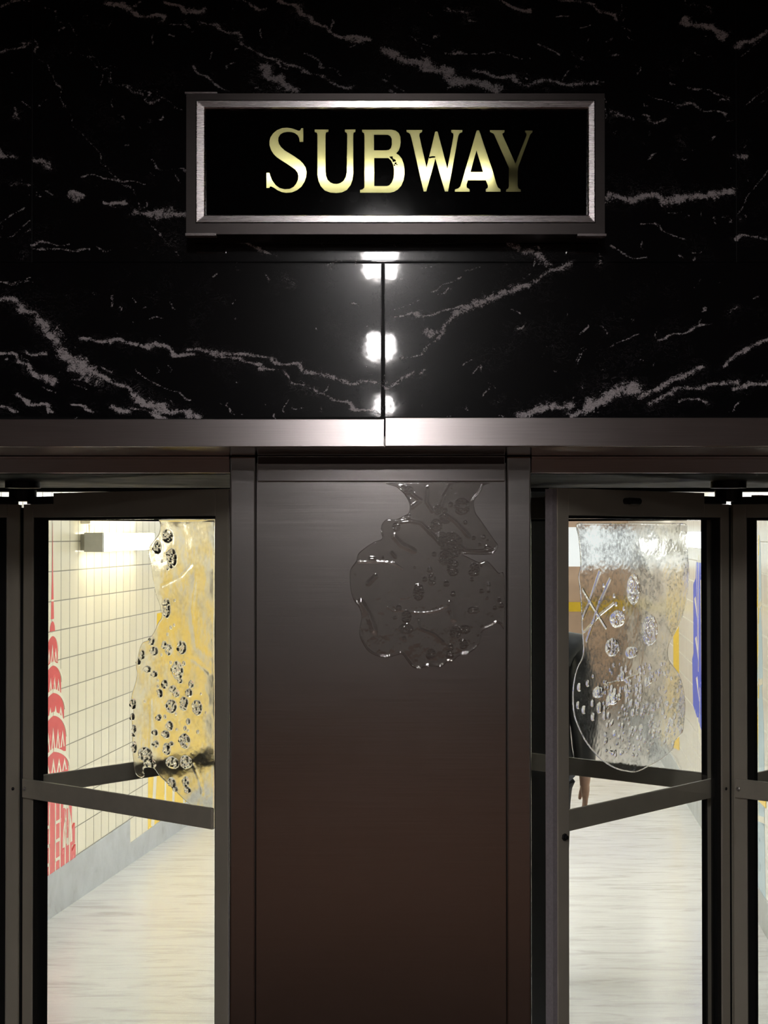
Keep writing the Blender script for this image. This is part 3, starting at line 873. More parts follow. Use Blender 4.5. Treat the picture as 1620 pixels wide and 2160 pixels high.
# ---- lamps of the passage
def wall_lamp(p0, s, z, length, side, label, glow='hall_wall_glow'):
    t = empty('wall_lamp', (p0[0] + s * DIRW[0], p0[1] + s * DIRW[1], z), label, 'lamp', 'passage wall lamps')
    t.rotation_euler = (0, 0, ANG)
    q = -side
    def ybx(a, b): return tuple(sorted((q * a, q * b)))
    y0, y1 = ybx(.03, .145)
    bevel(obj('end_cap', bx(0, .035, y0, y1, -.058, .058), M['lamp_metal'], t), .004)
    bevel(obj('end_cap', bx(length - .035, length, y0, y1, -.058, .058), M['lamp_metal'], t), .004)
    ya, yb = ybx(.0, .05)
    obj('housing', bx(.036, length - .036, ya, yb, -.05, .05), M['lamp_metal'], t)
    yc, yd = ybx(.052, .143)
    bevel(obj('diffuser', bx(.036, length - .036, yc, yd, -.055, .055), M[glow], t), .012, 3)
    for hx in (.06, .10):
        bm = bmesh.new(); tube(bm, [(hx, q * .05, .058), (hx, q * .045, .108)], .006)
        obj('hanger', bm, M['cream_box'], t)
    yb0, yb1 = ybx(.0, .06)
    bevel(obj('junction_box', bx(.03, .13, yb0, yb1, .11, .20), M['cream_box'], t), .004)
    return t
sl, zl = lw(206, 1144, .12)
wall_lamp(LW0, sl + .02, zl, 1.3, 1, 'glowing wall lamp with grey end cap above the red mural tiles')
sr, zr = rw(1456, 1138, .12)
wall_lamp(RW0, sr - .15 - 1.0, zr, 1.2, -1, 'small bright wall lamp over the blue mural, seen at the door stile', 'hall_wall_cool')
wall_lamp(RW0, sr + 3.4, zr - .08, 1.2, -1, 'distant wall lamp glowing behind the scuffed blistered film', 'hall_wall_cool')
for k, y in enumerate((7.6, 10.4, 13.4, 16.6, 20.2)):  # unseen row of lamps, added to light the ramp and walls
    zc = 2.519 + .6 * SLOPE * (y - 5.66)
    xcn = .15 + .104 * (y - 6)
    t = empty('added_ceiling_lamp', (xcn, y, zc), 'added ceiling lamp, unseen above the door heads, brightening the passage', 'ceiling light', 'added passage lamps')
    obj('housing', bx(-.32, .32, -.55, .55, -.045, -.002), M['lamp_metal'], t)
    obj('diffuser', bx(-.30, .30, -.53, .53, -.12, -.046), M['hall_ceiling_glow'], t)

# ================================================================== PILLAR between the doors
pillar = empty('steel_pillar', (-.01, 5.0, 0), 'wide stainless steel pillar between the two revolving doors, blistered lacquer near its top', 'pillar')
PX, PY = -.01, 5.0
def pl(o): return o
def wbx(x0, x1, y0, y1, z0, z1): return bx(x0 - PX, x1 - PX, y0 - PY, y1 - PY, z0, z1)
xl1, xr0 = on_y(540, 1500, Y_COL)[0], on_y(1068, 1500, Y_COL)[0]
zp_top = Z_SOFFIT - .001
panel = bevel(obj('front_panel', wbx(xl1 + .0012, xr0 - .0012, 4.893, 4.90, Z_FLOOR, zp_top - .02), M['panel'], pillar), .001)
bevel(obj('corner_post', wbx(XC0, xl1, 4.885, 4.950, Z_FLOOR, zp_top), M['post'], pillar), .006, 3)
bevel(obj('corner_post', wbx(xr0, XC1, 4.885, 4.950, Z_FLOOR, zp_top), M['post'], pillar), .006, 3)
_, ztp0 = on_y(800, 1015, 4.87)
bm = bmesh.new()
x0, x1 = on_y(543, 990, 4.872)[0] - PX, on_y(1065, 990, 4.872)[0] - PX
extrude_poly(bm, [(x0, ztp0), (x1, ztp0), (x1, zp_top), (x0, zp_top)], 4.872 - PY, 4.892 - PY)
bevel(obj('top_plate', bm, M['panel'], pillar), .0015)
bm = bmesh.new()
extrude_poly(bm, [(x0 + .002, ztp0 + .052), (x1 - .002, ztp0 + .052), (x1 - .002, zp_top - .003), (x0 + .002, zp_top - .003)], 4.868 - PY, 4.8718 - PY)
bevel(obj('top_moulding', bm, M['sign_frame'], pillar), .001)
obj('core', wbx(XC0 + .03, XC1 - .03, 4.905, 4.945, Z_FLOOR, zp_top), M['black'], pillar)

# ---------------- blistered film generator
def seg_dist(U, Z, poly):
    best = np.full(U.shape, 1e9); nu = np.zeros(U.shape); nz = np.zeros(U.shape)
    inside = np.zeros(U.shape, bool)
    n = len(poly)
    for i in range(n):
        xa_, za_ = poly[i]; xb_, zb_ = poly[(i + 1) % n]
        dx, dz = xb_ - xa_, zb_ - za_
        t = np.clip(((U - xa_) * dx + (Z - za_) * dz) / (dx * dx + dz * dz + 1e-14), 0, 1)
        cx_, cz_ = xa_ + t * dx, za_ + t * dz
        d = np.hypot(U - cx_, Z - cz_)
        m = d < best
        best[m] = d[m]; nu[m] = cx_[m]; nz[m] = cz_[m]
        cond = ((za_ > Z) != (zb_ > Z)) & (U < (xb_ - xa_) * (Z - za_) / (zb_ - za_ + 1e-14) + xa_)
        inside ^= cond
    return np.where(inside, -best, best), nu, nz

def smooth_closed(pts, sub=4):
    n = len(pts); out = []
    for i in range(n):
        p0, p1, p2, p3 = (np.array(pts[(i + k) % n]) for k in (-1, 0, 1, 2))
        for j in range(sub):
            t = j / sub
            out.append(tuple(.5 * ((2 * p1) + (-p0 + p2) * t + (2 * p0 - 5 * p1 + 4 * p2 - p3) * t * t + (-p0 + 3 * p1 - 3 * p2 + p3) * t ** 3)))
    return out

def sn(U, Z, f, seed):
    r = np.random.default_rng(seed)
    o = np.zeros(U.shape)
    for k in range(6):
        a = r.uniform(0, 2 * PI); ff = f * r.uniform(.6, 1.7)
        o += np.sin((U * math.cos(a) + Z * math.sin(a)) * ff + r.uniform(0, 6) + 1.3 * np.sin((U * math.sin(a) - Z * math.cos(a)) * ff * .7 + r.uniform(0, 6)))
    return o / 6

def film(name, outline, m, parent, side, y0, thick, clusters, singles, ripples, step=.002, edge=.006, cell=.0032, dome=.9, folds=(), bead=0):
    """sheet in the plane (u,z); raised to the side given; y0 = face it lies on"""
    us = [p[0] for p in outline]; zz = [p[1] for p in outline]
    U, Z = np.meshgrid(np.arange(min(us) - 2 * step, max(us) + 3 * step, step), np.arange(min(zz) - 2 * step, max(zz) + 3 * step, step))
    sd, nu, nz = seg_dist(U, Z, outline)
    keepv = sd < step * .72
    near = keepv & (sd > -step * .55)
    U = np.where(near, nu, U); Z = np.where(near, nz, Z)
    d = np.where(near, 0, np.maximum(0, -sd))
    e = np.clip(d / edge, 0, 1)
    h = thick * np.sqrt(np.clip(1 - (1 - e) ** 2, 0, 1))
    for f, amp, seed in ripples:
        h = h + amp * sn(U, Z, f, seed) * e
    r = np.random.default_rng(hash(name) % 1000 if False else len(outline))
    def dome_at(cu, cz, rad, amp):
        i0 = np.searchsorted(Z[:, 0], cz - rad) if False else None
        msk = (np.abs(U - cu) < rad) & (np.abs(Z - cz) < rad) & keepv
        q = ((U[msk] - cu) ** 2 + (Z[msk] - cz) ** 2) / rad ** 2
        h[msk] = np.maximum(h[msk], thick + amp * np.sqrt(np.clip(1 - q, 0, 1))) if amp > 0 else h[msk] + amp * np.clip(1 - q, 0, 1)
    for cu, cz, ru, rz in clusters:
        msk = (((U - cu) / ru) ** 2 + ((Z - cz) / rz) ** 2 < 1.15) & keepv
        q = ((U[msk] - cu) / ru) ** 2 + ((Z[msk] - cz) / rz) ** 2
        h[msk] += .9 * thick * np.clip(1.15 - q, 0, .3) / .3
        ncell = int(ru * rz / (cell * cell) * .55) + 3
        base = h[msk].max() if msk.any() else thick
        uu, zz2 = U[msk], Z[msk]
        best = np.zeros(uu.shape)
        for _ in range(ncell):
            a, b = r.uniform(0, 2 * PI), math.sqrt(r.uniform(0, 1))
            c1, c2 = cu + ru * b * math.cos(a), cz + rz * b * math.sin(a)
            cr = cell * r.uniform(.8, 2.1)
            best = np.maximum(best, cr * dome * np.sqrt(np.clip(1 - ((uu - c1) ** 2 + (zz2 - c2) ** 2) / cr ** 2, 0, 1)))
        h[msk] += best
    for cu, cz, rad in singles:
        msk = (np.abs(U - cu) < rad) & (np.abs(Z - cz) < rad) & keepv
        q = ((U[msk] - cu) ** 2 + (Z[msk] - cz) ** 2) / rad ** 2
        h[msk] += rad * dome * .8 * np.sqrt(np.clip(1 - q, 0, 1))
    for pts, wd, amp in folds:
        bd = np.full(U.shape, 9.0)
        for (xa_, za_), (xb_, zb_) in zip(pts[:-1], pts[1:]):
            dx, dz = xb_ - xa_, zb_ - za_
            t = np.clip(((U - xa_) * dx + (Z - za_) * dz) / (dx * dx + dz * dz + 1e-14), 0, 1)
            bd = np.minimum(bd, np.hypot(U - xa_ - t * dx, Z - za_ - t * dz))
        h += amp * np.exp(-(bd / wd) ** 2) * e
    if bead:
        wgt = np.clip((Z - nz) / np.maximum(d, 1e-4), 0, 1) * keepv
        h = h + bead * wgt * np.exp(-((d - .0035) / .0022) ** 2)
    h = np.maximum(h, .0002)
    kq = keepv[:-1, :-1] & keepv[:-1, 1:] & keepv[1:, 1:] & keepv[1:, :-1]
    R, C = U.shape
    idx = np.full(R * C, -1, np.int64)
    used = np.zeros(R * C, bool)
    ii = np.arange(R * C).reshape(R, C)
    q = np.stack([ii[:-1, :-1], ii[:-1, 1:], ii[1:, 1:], ii[1:, :-1]], -1)[kq]
    used[q.ravel()] = True
    nV = used.sum(); idx[used] = np.arange(nV)
    q = idx[q]
    u_, z_, h_ = U.ravel()[used], Z.ravel()[used], h.ravel()[used]
    front = np.stack([u_, y0 + side * (h_ + .0004), z_], -1)
    back = np.stack([u_, np.full(nV, y0 + side * .0004), z_], -1)
    co = np.concatenate([front, back])
    qb = q[:, ::-1] + nV
    # rim
    E = {}
    for a, b in ((0, 1), (1, 2), (2, 3), (3, 0)):
        for x, y in zip(q[:, a].tolist(), q[:, b].tolist()):
            if (y, x) in E: del E[(y, x)]
            else: E[(x, y)] = 1
    rim = np.array([(b, a, a + nV, b + nV) for a, b in E], np.int64).reshape(-1, 4)
    Q = np.concatenate([q, qb, rim])
    if side > 0: Q = Q[:, ::-1]
    Q = np.ascontiguousarray(Q)
    me = bpy.data.meshes.new(name)
    me.vertices.add(len(co)); me.vertices.foreach_set('co', co.astype(np.float32).ravel())
    me.loops.add(Q.size); me.loops.foreach_set('vertex_index', Q.ravel().astype(np.int32))
    me.polygons.add(len(Q)); me.polygons.foreach_set('loop_start', np.arange(0, Q.size, 4, dtype=np.int32))
    me.update(calc_edges=True)
    o = link_mesh(name, me, m, parent, True)
    return o

def z7(u, v): return (700 + u / 4.263, 1000 + v / 4.263)
def col_pt(p):
    x, z = on_y(*p, 4.893)
    return (x - PX, z)
def c7(*pts): return [col_pt(z7(*p)) for p in pts]
goo_out = c7((528, 78), (580, 115), (650, 180), (690, 250), (700, 290), (690, 350), (640, 380), (570, 410), (500, 405), (450, 450), (440, 520), (450, 580), (380, 610),
             (300, 660), (235, 720), (220, 780), (170, 850), (160, 920), (170, 1050), (200, 1140), (245, 1200), (265, 1290), (250, 1380), (250, 1460), (300, 1560),
             (350, 1610), (420, 1640), (500, 1650), (580, 1630), (630, 1620), (670, 1670), (720, 1730), (780, 1750), (850, 1730), (930, 1730), (985, 1735), (1040, 1690),
             (1080, 1690), (1150, 1630), (1230, 1610), (1310, 1550), (1340, 1470), (1360, 1410), (1430, 1370), (1485, 1340), (1520, 1360), (1552, 1365), (1552, 920),
             (1500, 890), (1440, 820), (1390, 780), (1330, 795), (1270, 770), (1215, 742), (1175, 722), (1230, 722), (1340, 726), (1440, 720), (1475, 690), (1495, 640), (1460, 590), (1400, 500), (1330, 400),
             (1290, 340), (1280, 240), (1330, 170), (1366, 100), (1365, 78))
K7 = 1 / 4.263 * 4.893 / FPX
def cl7(u, v, ru, rv):
    x, z = col_pt(z7(u, v)); return (x, z, ru * K7, rv * K7)
goo_clusters = [cl7(*c) for c in ((1075, 640, 95, 110), (1020, 750, 60, 60), (1090, 840, 50, 70), (1170, 290, 65, 70), (940, 460, 50, 50), (985, 570, 55, 45), (1020, 400, 50, 40),
                (780, 1060, 45, 70), (670, 1280, 40, 50), (665, 1390, 60, 40), (1110, 1420, 45, 55), (1190, 1395, 50, 35), (1185, 1530, 32, 40), (890, 1620, 40, 45), (1060, 1620, 35, 30),
                (1280, 860, 50, 55), (1275, 1225, 50, 28), (900, 950, 32, 50), (690, 150, 40, 35), (950, 320, 32, 40), (580, 475, 34, 34), (1400, 670, 30, 28))]
goo_single = [(*col_pt(z7(u, v)), r_ * K7) for u, v, r_ in ((880, 860, 22), (835, 945, 20), (690, 385, 26), (1015, 330, 24), (1068, 275, 20), (1345, 1050, 18), (1410, 990, 16), (1410, 1050, 12),
              (1090, 1075, 22), (1030, 985, 24), (1465, 1200, 16), (1525, 1180, 20), (1505, 1130, 14), (600, 1205, 26), (1275, 575, 16), (1365, 565, 16), (1400, 600, 12), (1330, 630, 12),
              (1200, 435, 16), (920, 720, 18), (885, 490, 18), (650, 1475, 16), (570, 1290, 14), (1070, 1560, 24), (1260, 945, 16), (1395, 1115, 12), (745, 838, 10), (460, 745, 10))]
goo_folds = [(c7((500, 1195), (560, 1230), (640, 1225), (740, 1245), (860, 1245), (960, 1225), (1030, 1190)), .0025, .0004),
             (c7((540, 1190), (700, 1185), (900, 1190), (1040, 1160)), .008, .0003),
             (c7((620, 430), (700, 420), (800, 440), (840, 480), (920, 560), (1000, 650)), .004, .0032),
             (c7((240, 790), (400, 785), (560, 800), (630, 850)), .003, .0006),
             (c7((560, 560), (630, 640), (740, 690)), .006, .002), (c7((1150, 650), (1200, 690), (1330, 690), (1440, 680)), .004, .003),
             (c7((780, 1310), (790, 1390), (920, 1440), (1000, 1510)), .003, .002), (c7((860, 130), (850, 250), (900, 330)), .004, .0025),
             (c7((1070, 100), (1010, 200), (980, 290)), .005, .003), (c7((260, 1150), (330, 1260), (380, 1400)), .008, .0018),
             (c7((1060, 1160), (1090, 1300)), .006, .002), (c7((345, 760), (380, 760)), .004, .003), (c7((330, 980), (390, 920)), .005, .003), (c7((540, 705), (570, 745)), .003, .003),
             (c7((1230, 560), (1100, 420), (1000, 350)), .004, .002), (c7((640, 120), (800, 240), (720, 300)), .004, .0025)]
film('blistered_lacquer', smooth_closed(goo_out, 3), M['goo'], panel, -1, 4.893 - PY, .0016, goo_clusters, goo_single, [(40, .0004, 1), (110, .0003, 2), (300, .0001, 3)], .0014, .0026, .0030, 1.25, goo_folds, .0016)

# ================================================================== REVOLVING DOORS
Z_RAIL0, Z_RAIL1, Z_NOTCH = 1.925, 2.008, 1.971
U_IN0, U_IN1, U_GL0, U_OUT0, U_OUT1 = .026, .078, .104, .985, 1.042
TH = .017
Z_BOT = -.115
def frame_mesh():
    bm = bmesh.new()
    box(bm, U_IN0, U_IN1, -TH, TH, Z_FLOOR + .012, Z_NOTCH)
    box(bm, U_OUT0, U_OUT1, -TH, TH, Z_FLOOR + .012, Z_RAIL1)
    box(bm, U_IN1, .19, -TH, TH, Z_RAIL0, Z_NOTCH)
    box(bm, .19, U_OUT0, -TH, TH, Z_RAIL0, Z_RAIL1)
    box(bm, U_IN1, U_OUT0, -TH, TH, Z_FLOOR + .012, Z_BOT)
    return bm
def seal_mesh():
    bm = bmesh.new()
    box(bm, U_OUT1 + .0005, U_OUT1 + .022, -TH * .8, TH * .8, Z_FLOOR + .014, Z_RAIL1 - .004)
    return bm
def gasket_mesh():
    bm = bmesh.new()
    zt_ = Z_RAIL0
    box(bm, U_IN1 + .0005, U_GL0, -TH * .7, TH * .7, Z_BOT + .001, zt_ - .001)
    box(bm, U_OUT0 - .006, U_OUT0 - .0005, -TH * .7, TH * .7, Z_BOT + .001, zt_ - .001)
    box(bm, U_GL0 + .001, U_OUT0 - .0065, -TH * .7, TH * .7, zt_ - .009, zt_ - .001)
    box(bm, U_GL0 + .001, U_OUT0 - .0065, -TH * .7, TH * .7, Z_BOT + .001, Z_BOT + .007)
    return bm
def rivet(bm, u, y, z, sgn, r=.0085):
    cyl(bm, (u, y, z), (u, y + sgn * .002, z), r, r * .9, 14)
    cyl(bm, (u, y + sgn * .002, z), (u, y + sgn * .004, z), r * .9, r * .4, 14)
Z_BAR = .985
def revolving_door(ax, angles, label):
    t = empty('revolving_door', (ax[0], ax[1], 0), label, 'door')
    bm = bmesh.new(); cyl(bm, (0, 0, Z_FLOOR), (0, 0, 1.96), .0075, n=16); obj('shaft', bm, M['black'], t, True)
    bm = bmesh.new()
    cyl(bm, (0, 0, 1.982), (0, 0, 2.024), .048, n=32)
    bevel(obj('hub', bm, M['hub'], t, False), .003)
    bm = bmesh.new(); cyl(bm, (0, 0, 2.029), (0, 0, Z_DOORCEIL - .001), .062, n=32)
    obj('ceiling_bearing', bm, M['hub'], t)
    wings = []
    for k, a in enumerate(angles):
        if k == 0:
            f = bevel(obj('wing', frame_mesh(), M['door'], t), .0015)
            kids = [obj('glass_pane', bx(U_GL0 + .0005, U_OUT0 - .0066, -.003, .003, Z_BOT + .0075, Z_RAIL0 - .0095), M['glass'], f),
                    bevel(obj('push_bar', bx(U_IN0 + .012, U_OUT0 - .002, -TH - .012, -TH - .0005, Z_BAR - .033, Z_BAR + .033), M['bar'], f), .0025, 2),
                    obj('gasket', gasket_mesh(), M['rubber'], f), obj('seal_strip', seal_mesh(), M['brush'], f)]
            bm = bmesh.new(); box(bm, .05, .188, -TH - .004, TH + .004, Z_NOTCH + .0005, 1.997)
            kids.append(bevel(obj('hanger_bracket', bm, M['hub'], f), .002))
            bm = bmesh.new(); rivet(bm, U_IN0 + .026, -TH - .0122, Z_BAR - .002, -1)
            kids.append(obj('rivet', bm, M['steel_dot'], f))
            bm = bmesh.new(); rivet(bm, U_IN0 + .026, TH + .0001, Z_BAR - .002, 1, .006)
            kids.append(obj('rivet', bm, M['black'], f))
            bm = bmesh.new(); cyl(bm, (U_OUT0 + .028, TH, Z_BAR - .035), (U_OUT0 + .028, TH + .007, Z_BAR - .035), .011, n=6)
            cyl(bm, (U_OUT0 + .028, TH + .007, Z_BAR - .035), (U_OUT0 + .028, TH + .014, Z_BAR - .035), .006, n=10)
            kids.append(obj('bar_bolt', bm, M['black'], f))
            wings.append((f, kids))
        else:
            f0, kids0 = wings[0]
            f = f0.copy(); COL.objects.link(f); f.parent = t
            ks = []
            for c in kids0:
                d = c.copy(); COL.objects.link(d); d.parent = f; ks.append(d)
            wings.append((f, ks))
        f.rotation_euler = (0, 0, math.radians(a))
    return t, wings
dl, wl = revolving_door(AX_L, (-40, 50, 140, 230), 'revolving door beside the red tower mural, amber blistered film on its glass')
dr, wr = revolving_door(AX_R, (228, 318, 48, 138), 'revolving door showing the white ramp and blue mural, scuffed bulging film on its glass')

# film on the near wing of each door
def wing_dir(a): a = math.radians(a); return (math.cos(a), math.sin(a))
def wl_pt(p): return on_plane(*p, AX_L, wing_dir(-40))
def wr_pt(p): return on_plane(*p, AX_R, wing_dir(228))
A_ = [z3(*p) for p in ((990, 52), (1000, 95), (990, 180), (920, 270), (905, 340), (925, 420), (945, 560), (970, 680), (1000, 760), (1015, 850), (985, 900), (955, 970), (905, 1040), (860, 1060), (835, 1110),
      (815, 1200), (805, 1260), (815, 1320), (790, 1420), (770, 1480), (765, 1560), (785, 1620))]
A_ += [z4(*p) for p in ((770, 110), (772, 200), (775, 330), (780, 440), (800, 580), (850, 622), (878, 600), (870, 545), (945, 540), (1000, 610), (1090, 690), (1190, 790), (1290, 880), (1310, 970), (1340, 1020), (1440, 1035), (1505, 1000))]
outl = [wl_pt(p) for p in A_]
u_end = .972; z_hi = 1.914
outl = [(min(u, u_end), min(z, z_hi)) for u, z in outl]
zlast = outl[-1][1]
outl += [(u_end, zlast + .02 + (z_hi - .01 - zlast) * i / 24) for i in range(25)] + [(u_end - (u_end - outl[0][0]) * i / 8, z_hi) for i in range(1, 8)]
outl = smooth_closed(outl, 3)
outl = [(min(u, u_end), min(z, z_hi)) for u, z in outl]
def kcl(fn, zz, lst):
    o = []
    for u, v, ru, rv in lst:
        c = fn(zz(u, v)); e1 = fn(zz(u + ru, v)); e2 = fn(zz(u, v + rv))
        o.append((c[0], c[1], abs(e1[0] - c[0]), abs(e2[1] - c[1])))
    return o
clus = kcl(wl_pt, z3, ((1068, 195, 38, 50), (985, 285, 30, 50), (1100, 375, 38, 75), (1055, 780, 28, 75), (938, 1045, 20, 35), (960, 1130, 25, 32), (1075, 1120, 26, 40), (1040, 1080, 18, 28), (1185, 1100, 32, 50),
      (1145, 1290, 42, 70), (860, 1160, 20, 35), (905, 1278, 26, 24), (960, 1315, 20, 24), (1045, 1400, 18, 32), (1005, 1475, 18, 32), (1110, 1440, 22, 28), (1138, 1475, 20, 28), (1255, 1400, 20, 26), (1240, 1470, 22, 32), (1165, 1372, 18, 18),
      (1097, 1580, 42, 50), (1200, 1545, 28, 38), (1305, 1590, 36, 56), (790, 1560, 20, 40), (835, 1210, 14, 30)))
clus += kcl(wl_pt, z4, ((1195, 45, 26, 24), (998, 128, 18, 24), (1085, 195, 25, 36), (1055, 265, 28, 28), (1208, 320, 38, 55), (1062, 385, 28, 45), (1100, 340, 14, 14), (795, 235, 18, 45), (798, 370, 16, 45), (885, 430, 55, 55), (1105, 495, 50, 42),
      (1218, 490, 45, 48), (925, 500, 45, 35), (1100, 660, 28, 40), (1130, 710, 15, 20), (1218, 650, 22, 38), (1230, 718, 24, 22), (972, 345, 22, 24), (970, 250, 16, 22), (785, 120, 14, 26)))
sing = []
for u, v, r_ in ((1020, 400, 10), (1065, 458, 12), (1120, 718, 10), (1090, 940, 12), (1118, 920, 9), (1065, 995, 10), (1015, 1160, 10), (1090, 1225, 12), (1198, 1232, 16), (985, 1370, 10), (1335, 1480, 8), (985, 1420, 12), (880, 1540, 10)):
    c = wl_pt(z3(u, v)); sing.append((c[0], c[1], r_ / 3.857 / 660))
for u, v, r_ in ((1135, 100, 10), (1235, 160, 22), (1210, 215, 16), (1235, 235, 8), (1310, 245, 12), (1142, 225, 8), (1375, 90, 7), (1048, 122, 14)):
    c = wl_pt(z4(u, v)); sing.append((c[0], c[1], r_ / 3.857 / 660))
fl_folds = [([wl_pt(z3(*p)) for p in ((1290, 540), (1260, 800), (1300, 1100), (1450, 1200))], .012, .0007), ([wl_pt(z3(*p)) for p in ((1020, 600), (1180, 520), (1260, 430))], .006, .0007),
            ([wl_pt(z3(*p)) for p in ((1160, 1150), (1280, 1200), (1400, 1300))], .008, .0007), ([wl_pt(z3(*p)) for p in ((1480, 480), (1500, 900), (1520, 1400))], .02, .0010),
            ([wl_pt(z4(*p)) for p in ((930, 0), (935, 200), (925, 360))], .006, .0007), ([wl_pt(z4(*p)) for p in ((1280, 520), (1330, 640), (1350, 740))], .008, .0007)]
film('blistered_film', outl, M['film_wet'], wl[0][0], -1, -.0031, .0022, clus, sing, [(14, .0022, 11), (45, .0008, 12), (160, .00012, 13)], .0018, .006, .0040, 1.05, fl_folds)

def z5(u, v): return (1180 + u / 3.682, 1080 + v / 3.682)
def z6(u, v): return (1180 + u / 3.68, 1500 + v / 3.68)
B_ = [z5(*p) for p in ((125, 92), (140, 200), (150, 300), (155, 420), (140, 500), (150, 600), (160, 750), (165, 900), (175, 1050), (165, 1130), (130, 1200), (105, 1290), (92, 1400), (95, 1530))]
B_ += [z6(*p) for p in ((110, 60), (150, 160), (200, 250), (265, 330), (330, 390), (420, 445), (520, 470), (600, 470), (700, 420), (790, 370), (860, 310), (890, 230), (945, 170), (960, 90))]
B_ += [z5(*p) for p in ((970, 1500), (960, 1400), (940, 1310), (910, 1240), (850, 1160), (835, 1110), (840, 1040), (880, 960), (930, 860), (960, 770), (985, 650), (1000, 480), (990, 300), (985, 150), (975, 92))]
outr = [(u, min(z, z_hi)) for u, z in smooth_closed([wr_pt(p) for p in B_ + [z5(975 - 85 * i, 86) for i in range(1, 10)]], 3)]
clr = kcl(wr_pt, z5, ((565, 600, 45, 110), (440, 830, 55, 60), (400, 1050, 50, 65), (690, 920, 55, 110), (550, 1090, 45, 40), (400, 1450, 40, 45), (290, 1400, 40, 40)))
sgr = []
rr_ = random.Random(5)
for _ in range(330):
    u = rr_.uniform(330, 950); v = rr_.uniform(1180, 1890)
    if rr_.random() < .7 and v < 1300 and u < 560: continue
    c = wr_pt(z5(u, v)); sgr.append((c[0], c[1], rr_.choice((.003, .004, .005, .006, .009)) * rr_.uniform(.8, 1.2)))
for u, v, r_ in ((285, 1400, 38), (210, 1330, 22), (145, 1360, 28), (250, 1275, 12), (245, 1485, 22), (135, 1500, 25), (180, 1535, 28), (300, 1520, 36), (250, 1590, 26), (480, 1275, 32), (545, 1245, 16), (690, 1305, 28), (400, 1450, 40), (600, 1500, 22), (335, 570, 14), (415, 650, 14), (430, 715, 14), (490, 750, 14)):
    c = wr_pt(z5(u, v)); sgr.append((c[0], c[1], r_ / 3.682 / 600))
frf = [([wr_pt(z5(*p)) for p in q], w_, a_) for q, w_, a_ in ((((300, 460), (220, 700), (170, 820)), .004, .002), (((380, 520), (300, 700), (200, 1000)), .004, .002), (((170, 600), (250, 740), (350, 900)), .003, .002), (((410, 710), (300, 800), (180, 930)), .003, .002),
      (((340, 1340), (450, 1310), (600, 1260)), .002, .001))]
film('blistered_film', outr, M['film_frost'], wr[0][0], 1, .0031, .0020, clr, sgr, [(12, .0010, 21), (50, .0004, 22), (240, .00008, 23)], .0018, .0045, .0038, .40, frf)
# door-stop peg on the head rail of the right-hand near wing
pu, pz = wr_pt((1308, 1057)); pu2, _ = wr_pt((1338, 1058))
bm = bmesh.new()
cyl(bm, (pu, TH, pz), (pu, TH + .012, pz), .010, n=18)
cyl(bm, (pu - .002, TH + .016, pz), (pu - .052, TH + .022, pz - .001), .011, n=18)
bevel(obj('stop_peg', bm, M['hub'], wr[0][0]), .001)

# ================================================================== SIGN
Y_SG = 4.265
sign = empty('subway_sign', (0, Y_SG, on_y(834, 345, Y_SG)[1]), 'illuminated steel framed sign reading SUBWAY on the black marble', 'sign')
SX, SY, SZ = sign.location
def sp(px, py, Y=Y_SG):
    x, z = on_y(px, py, Y)
    return (x - SX, z - SZ)
def ring(bm, o, y_o, i, y_i):
    """frame ring between outer rect o (l,t,r,b) at depth y_o and inner rect i at y_i"""
    def c(r): return [(r[0], r[1]), (r[2], r[1]), (r[2], r[3]), (r[0], r[3])]
    A = [bm.verts.new((x, y_o, z)) for x, z in c(o)]
    B = [bm.verts.new((x, y_i, z)) for x, z in c(i)]
    for k in range(4):
        bm.faces.new((A[k], A[(k + 1) % 4], B[(k + 1) % 4], B[k]))
def rect(l, t, r, b): 
    p, q = sp(l, t), sp(r, b)
    return (p[0], p[1], q[0], q[1])
dy = .128
bm = bmesh.new()
RO, RM, RI = rect(393, 197, 1276, 494), rect(413, 211, 1256, 471), rect(433, 229, 1240, 453)
ring(bm, RO, 0, RM, 0); ring(bm, RO, 0, RO, dy); ring(bm, RM, 0, RM, .012)
obj('outer_frame', bm, M['sign_frame'], sign)
bm = bmesh.new()
def ins(r, d): return (r[0] + d, r[1] - d, r[2] - d, r[3] + d)
ring(bm, ins(RM, .0006), .002, ins(RM, .0006), .012); ring(bm, ins(RM, .0006), .002, ins(RM, .003), -.003); ring(bm, ins(RM, .003), -.003, ins(RI, -.003), -.002); ring(bm, ins(RI, -.003), -.002, RI, .002); ring(bm, RI, .002, RI, .030)
obj('inner_frame', bm, M['sign_bead'], sign)
for k, (l, t, r, b) in enumerate(((391, 492, 456, 497), (1218, 493, 1279, 498), (390, 194, 458, 197.5))):
    p, q = sp(l, t), sp(r, b)
    bm = bmesh.new(); box(bm, p[0], q[0], -.0015, .03, q[1], p[1]); obj('corner_clip', bm, M['sign_bead'], sign)
bm = bmesh.new(); box(bm, RO[0] + .004, RO[2] - .004, .10, dy, RO[3] + .004, RO[1] - .004); obj('back_plate', bm, M['sign_black'], sign)

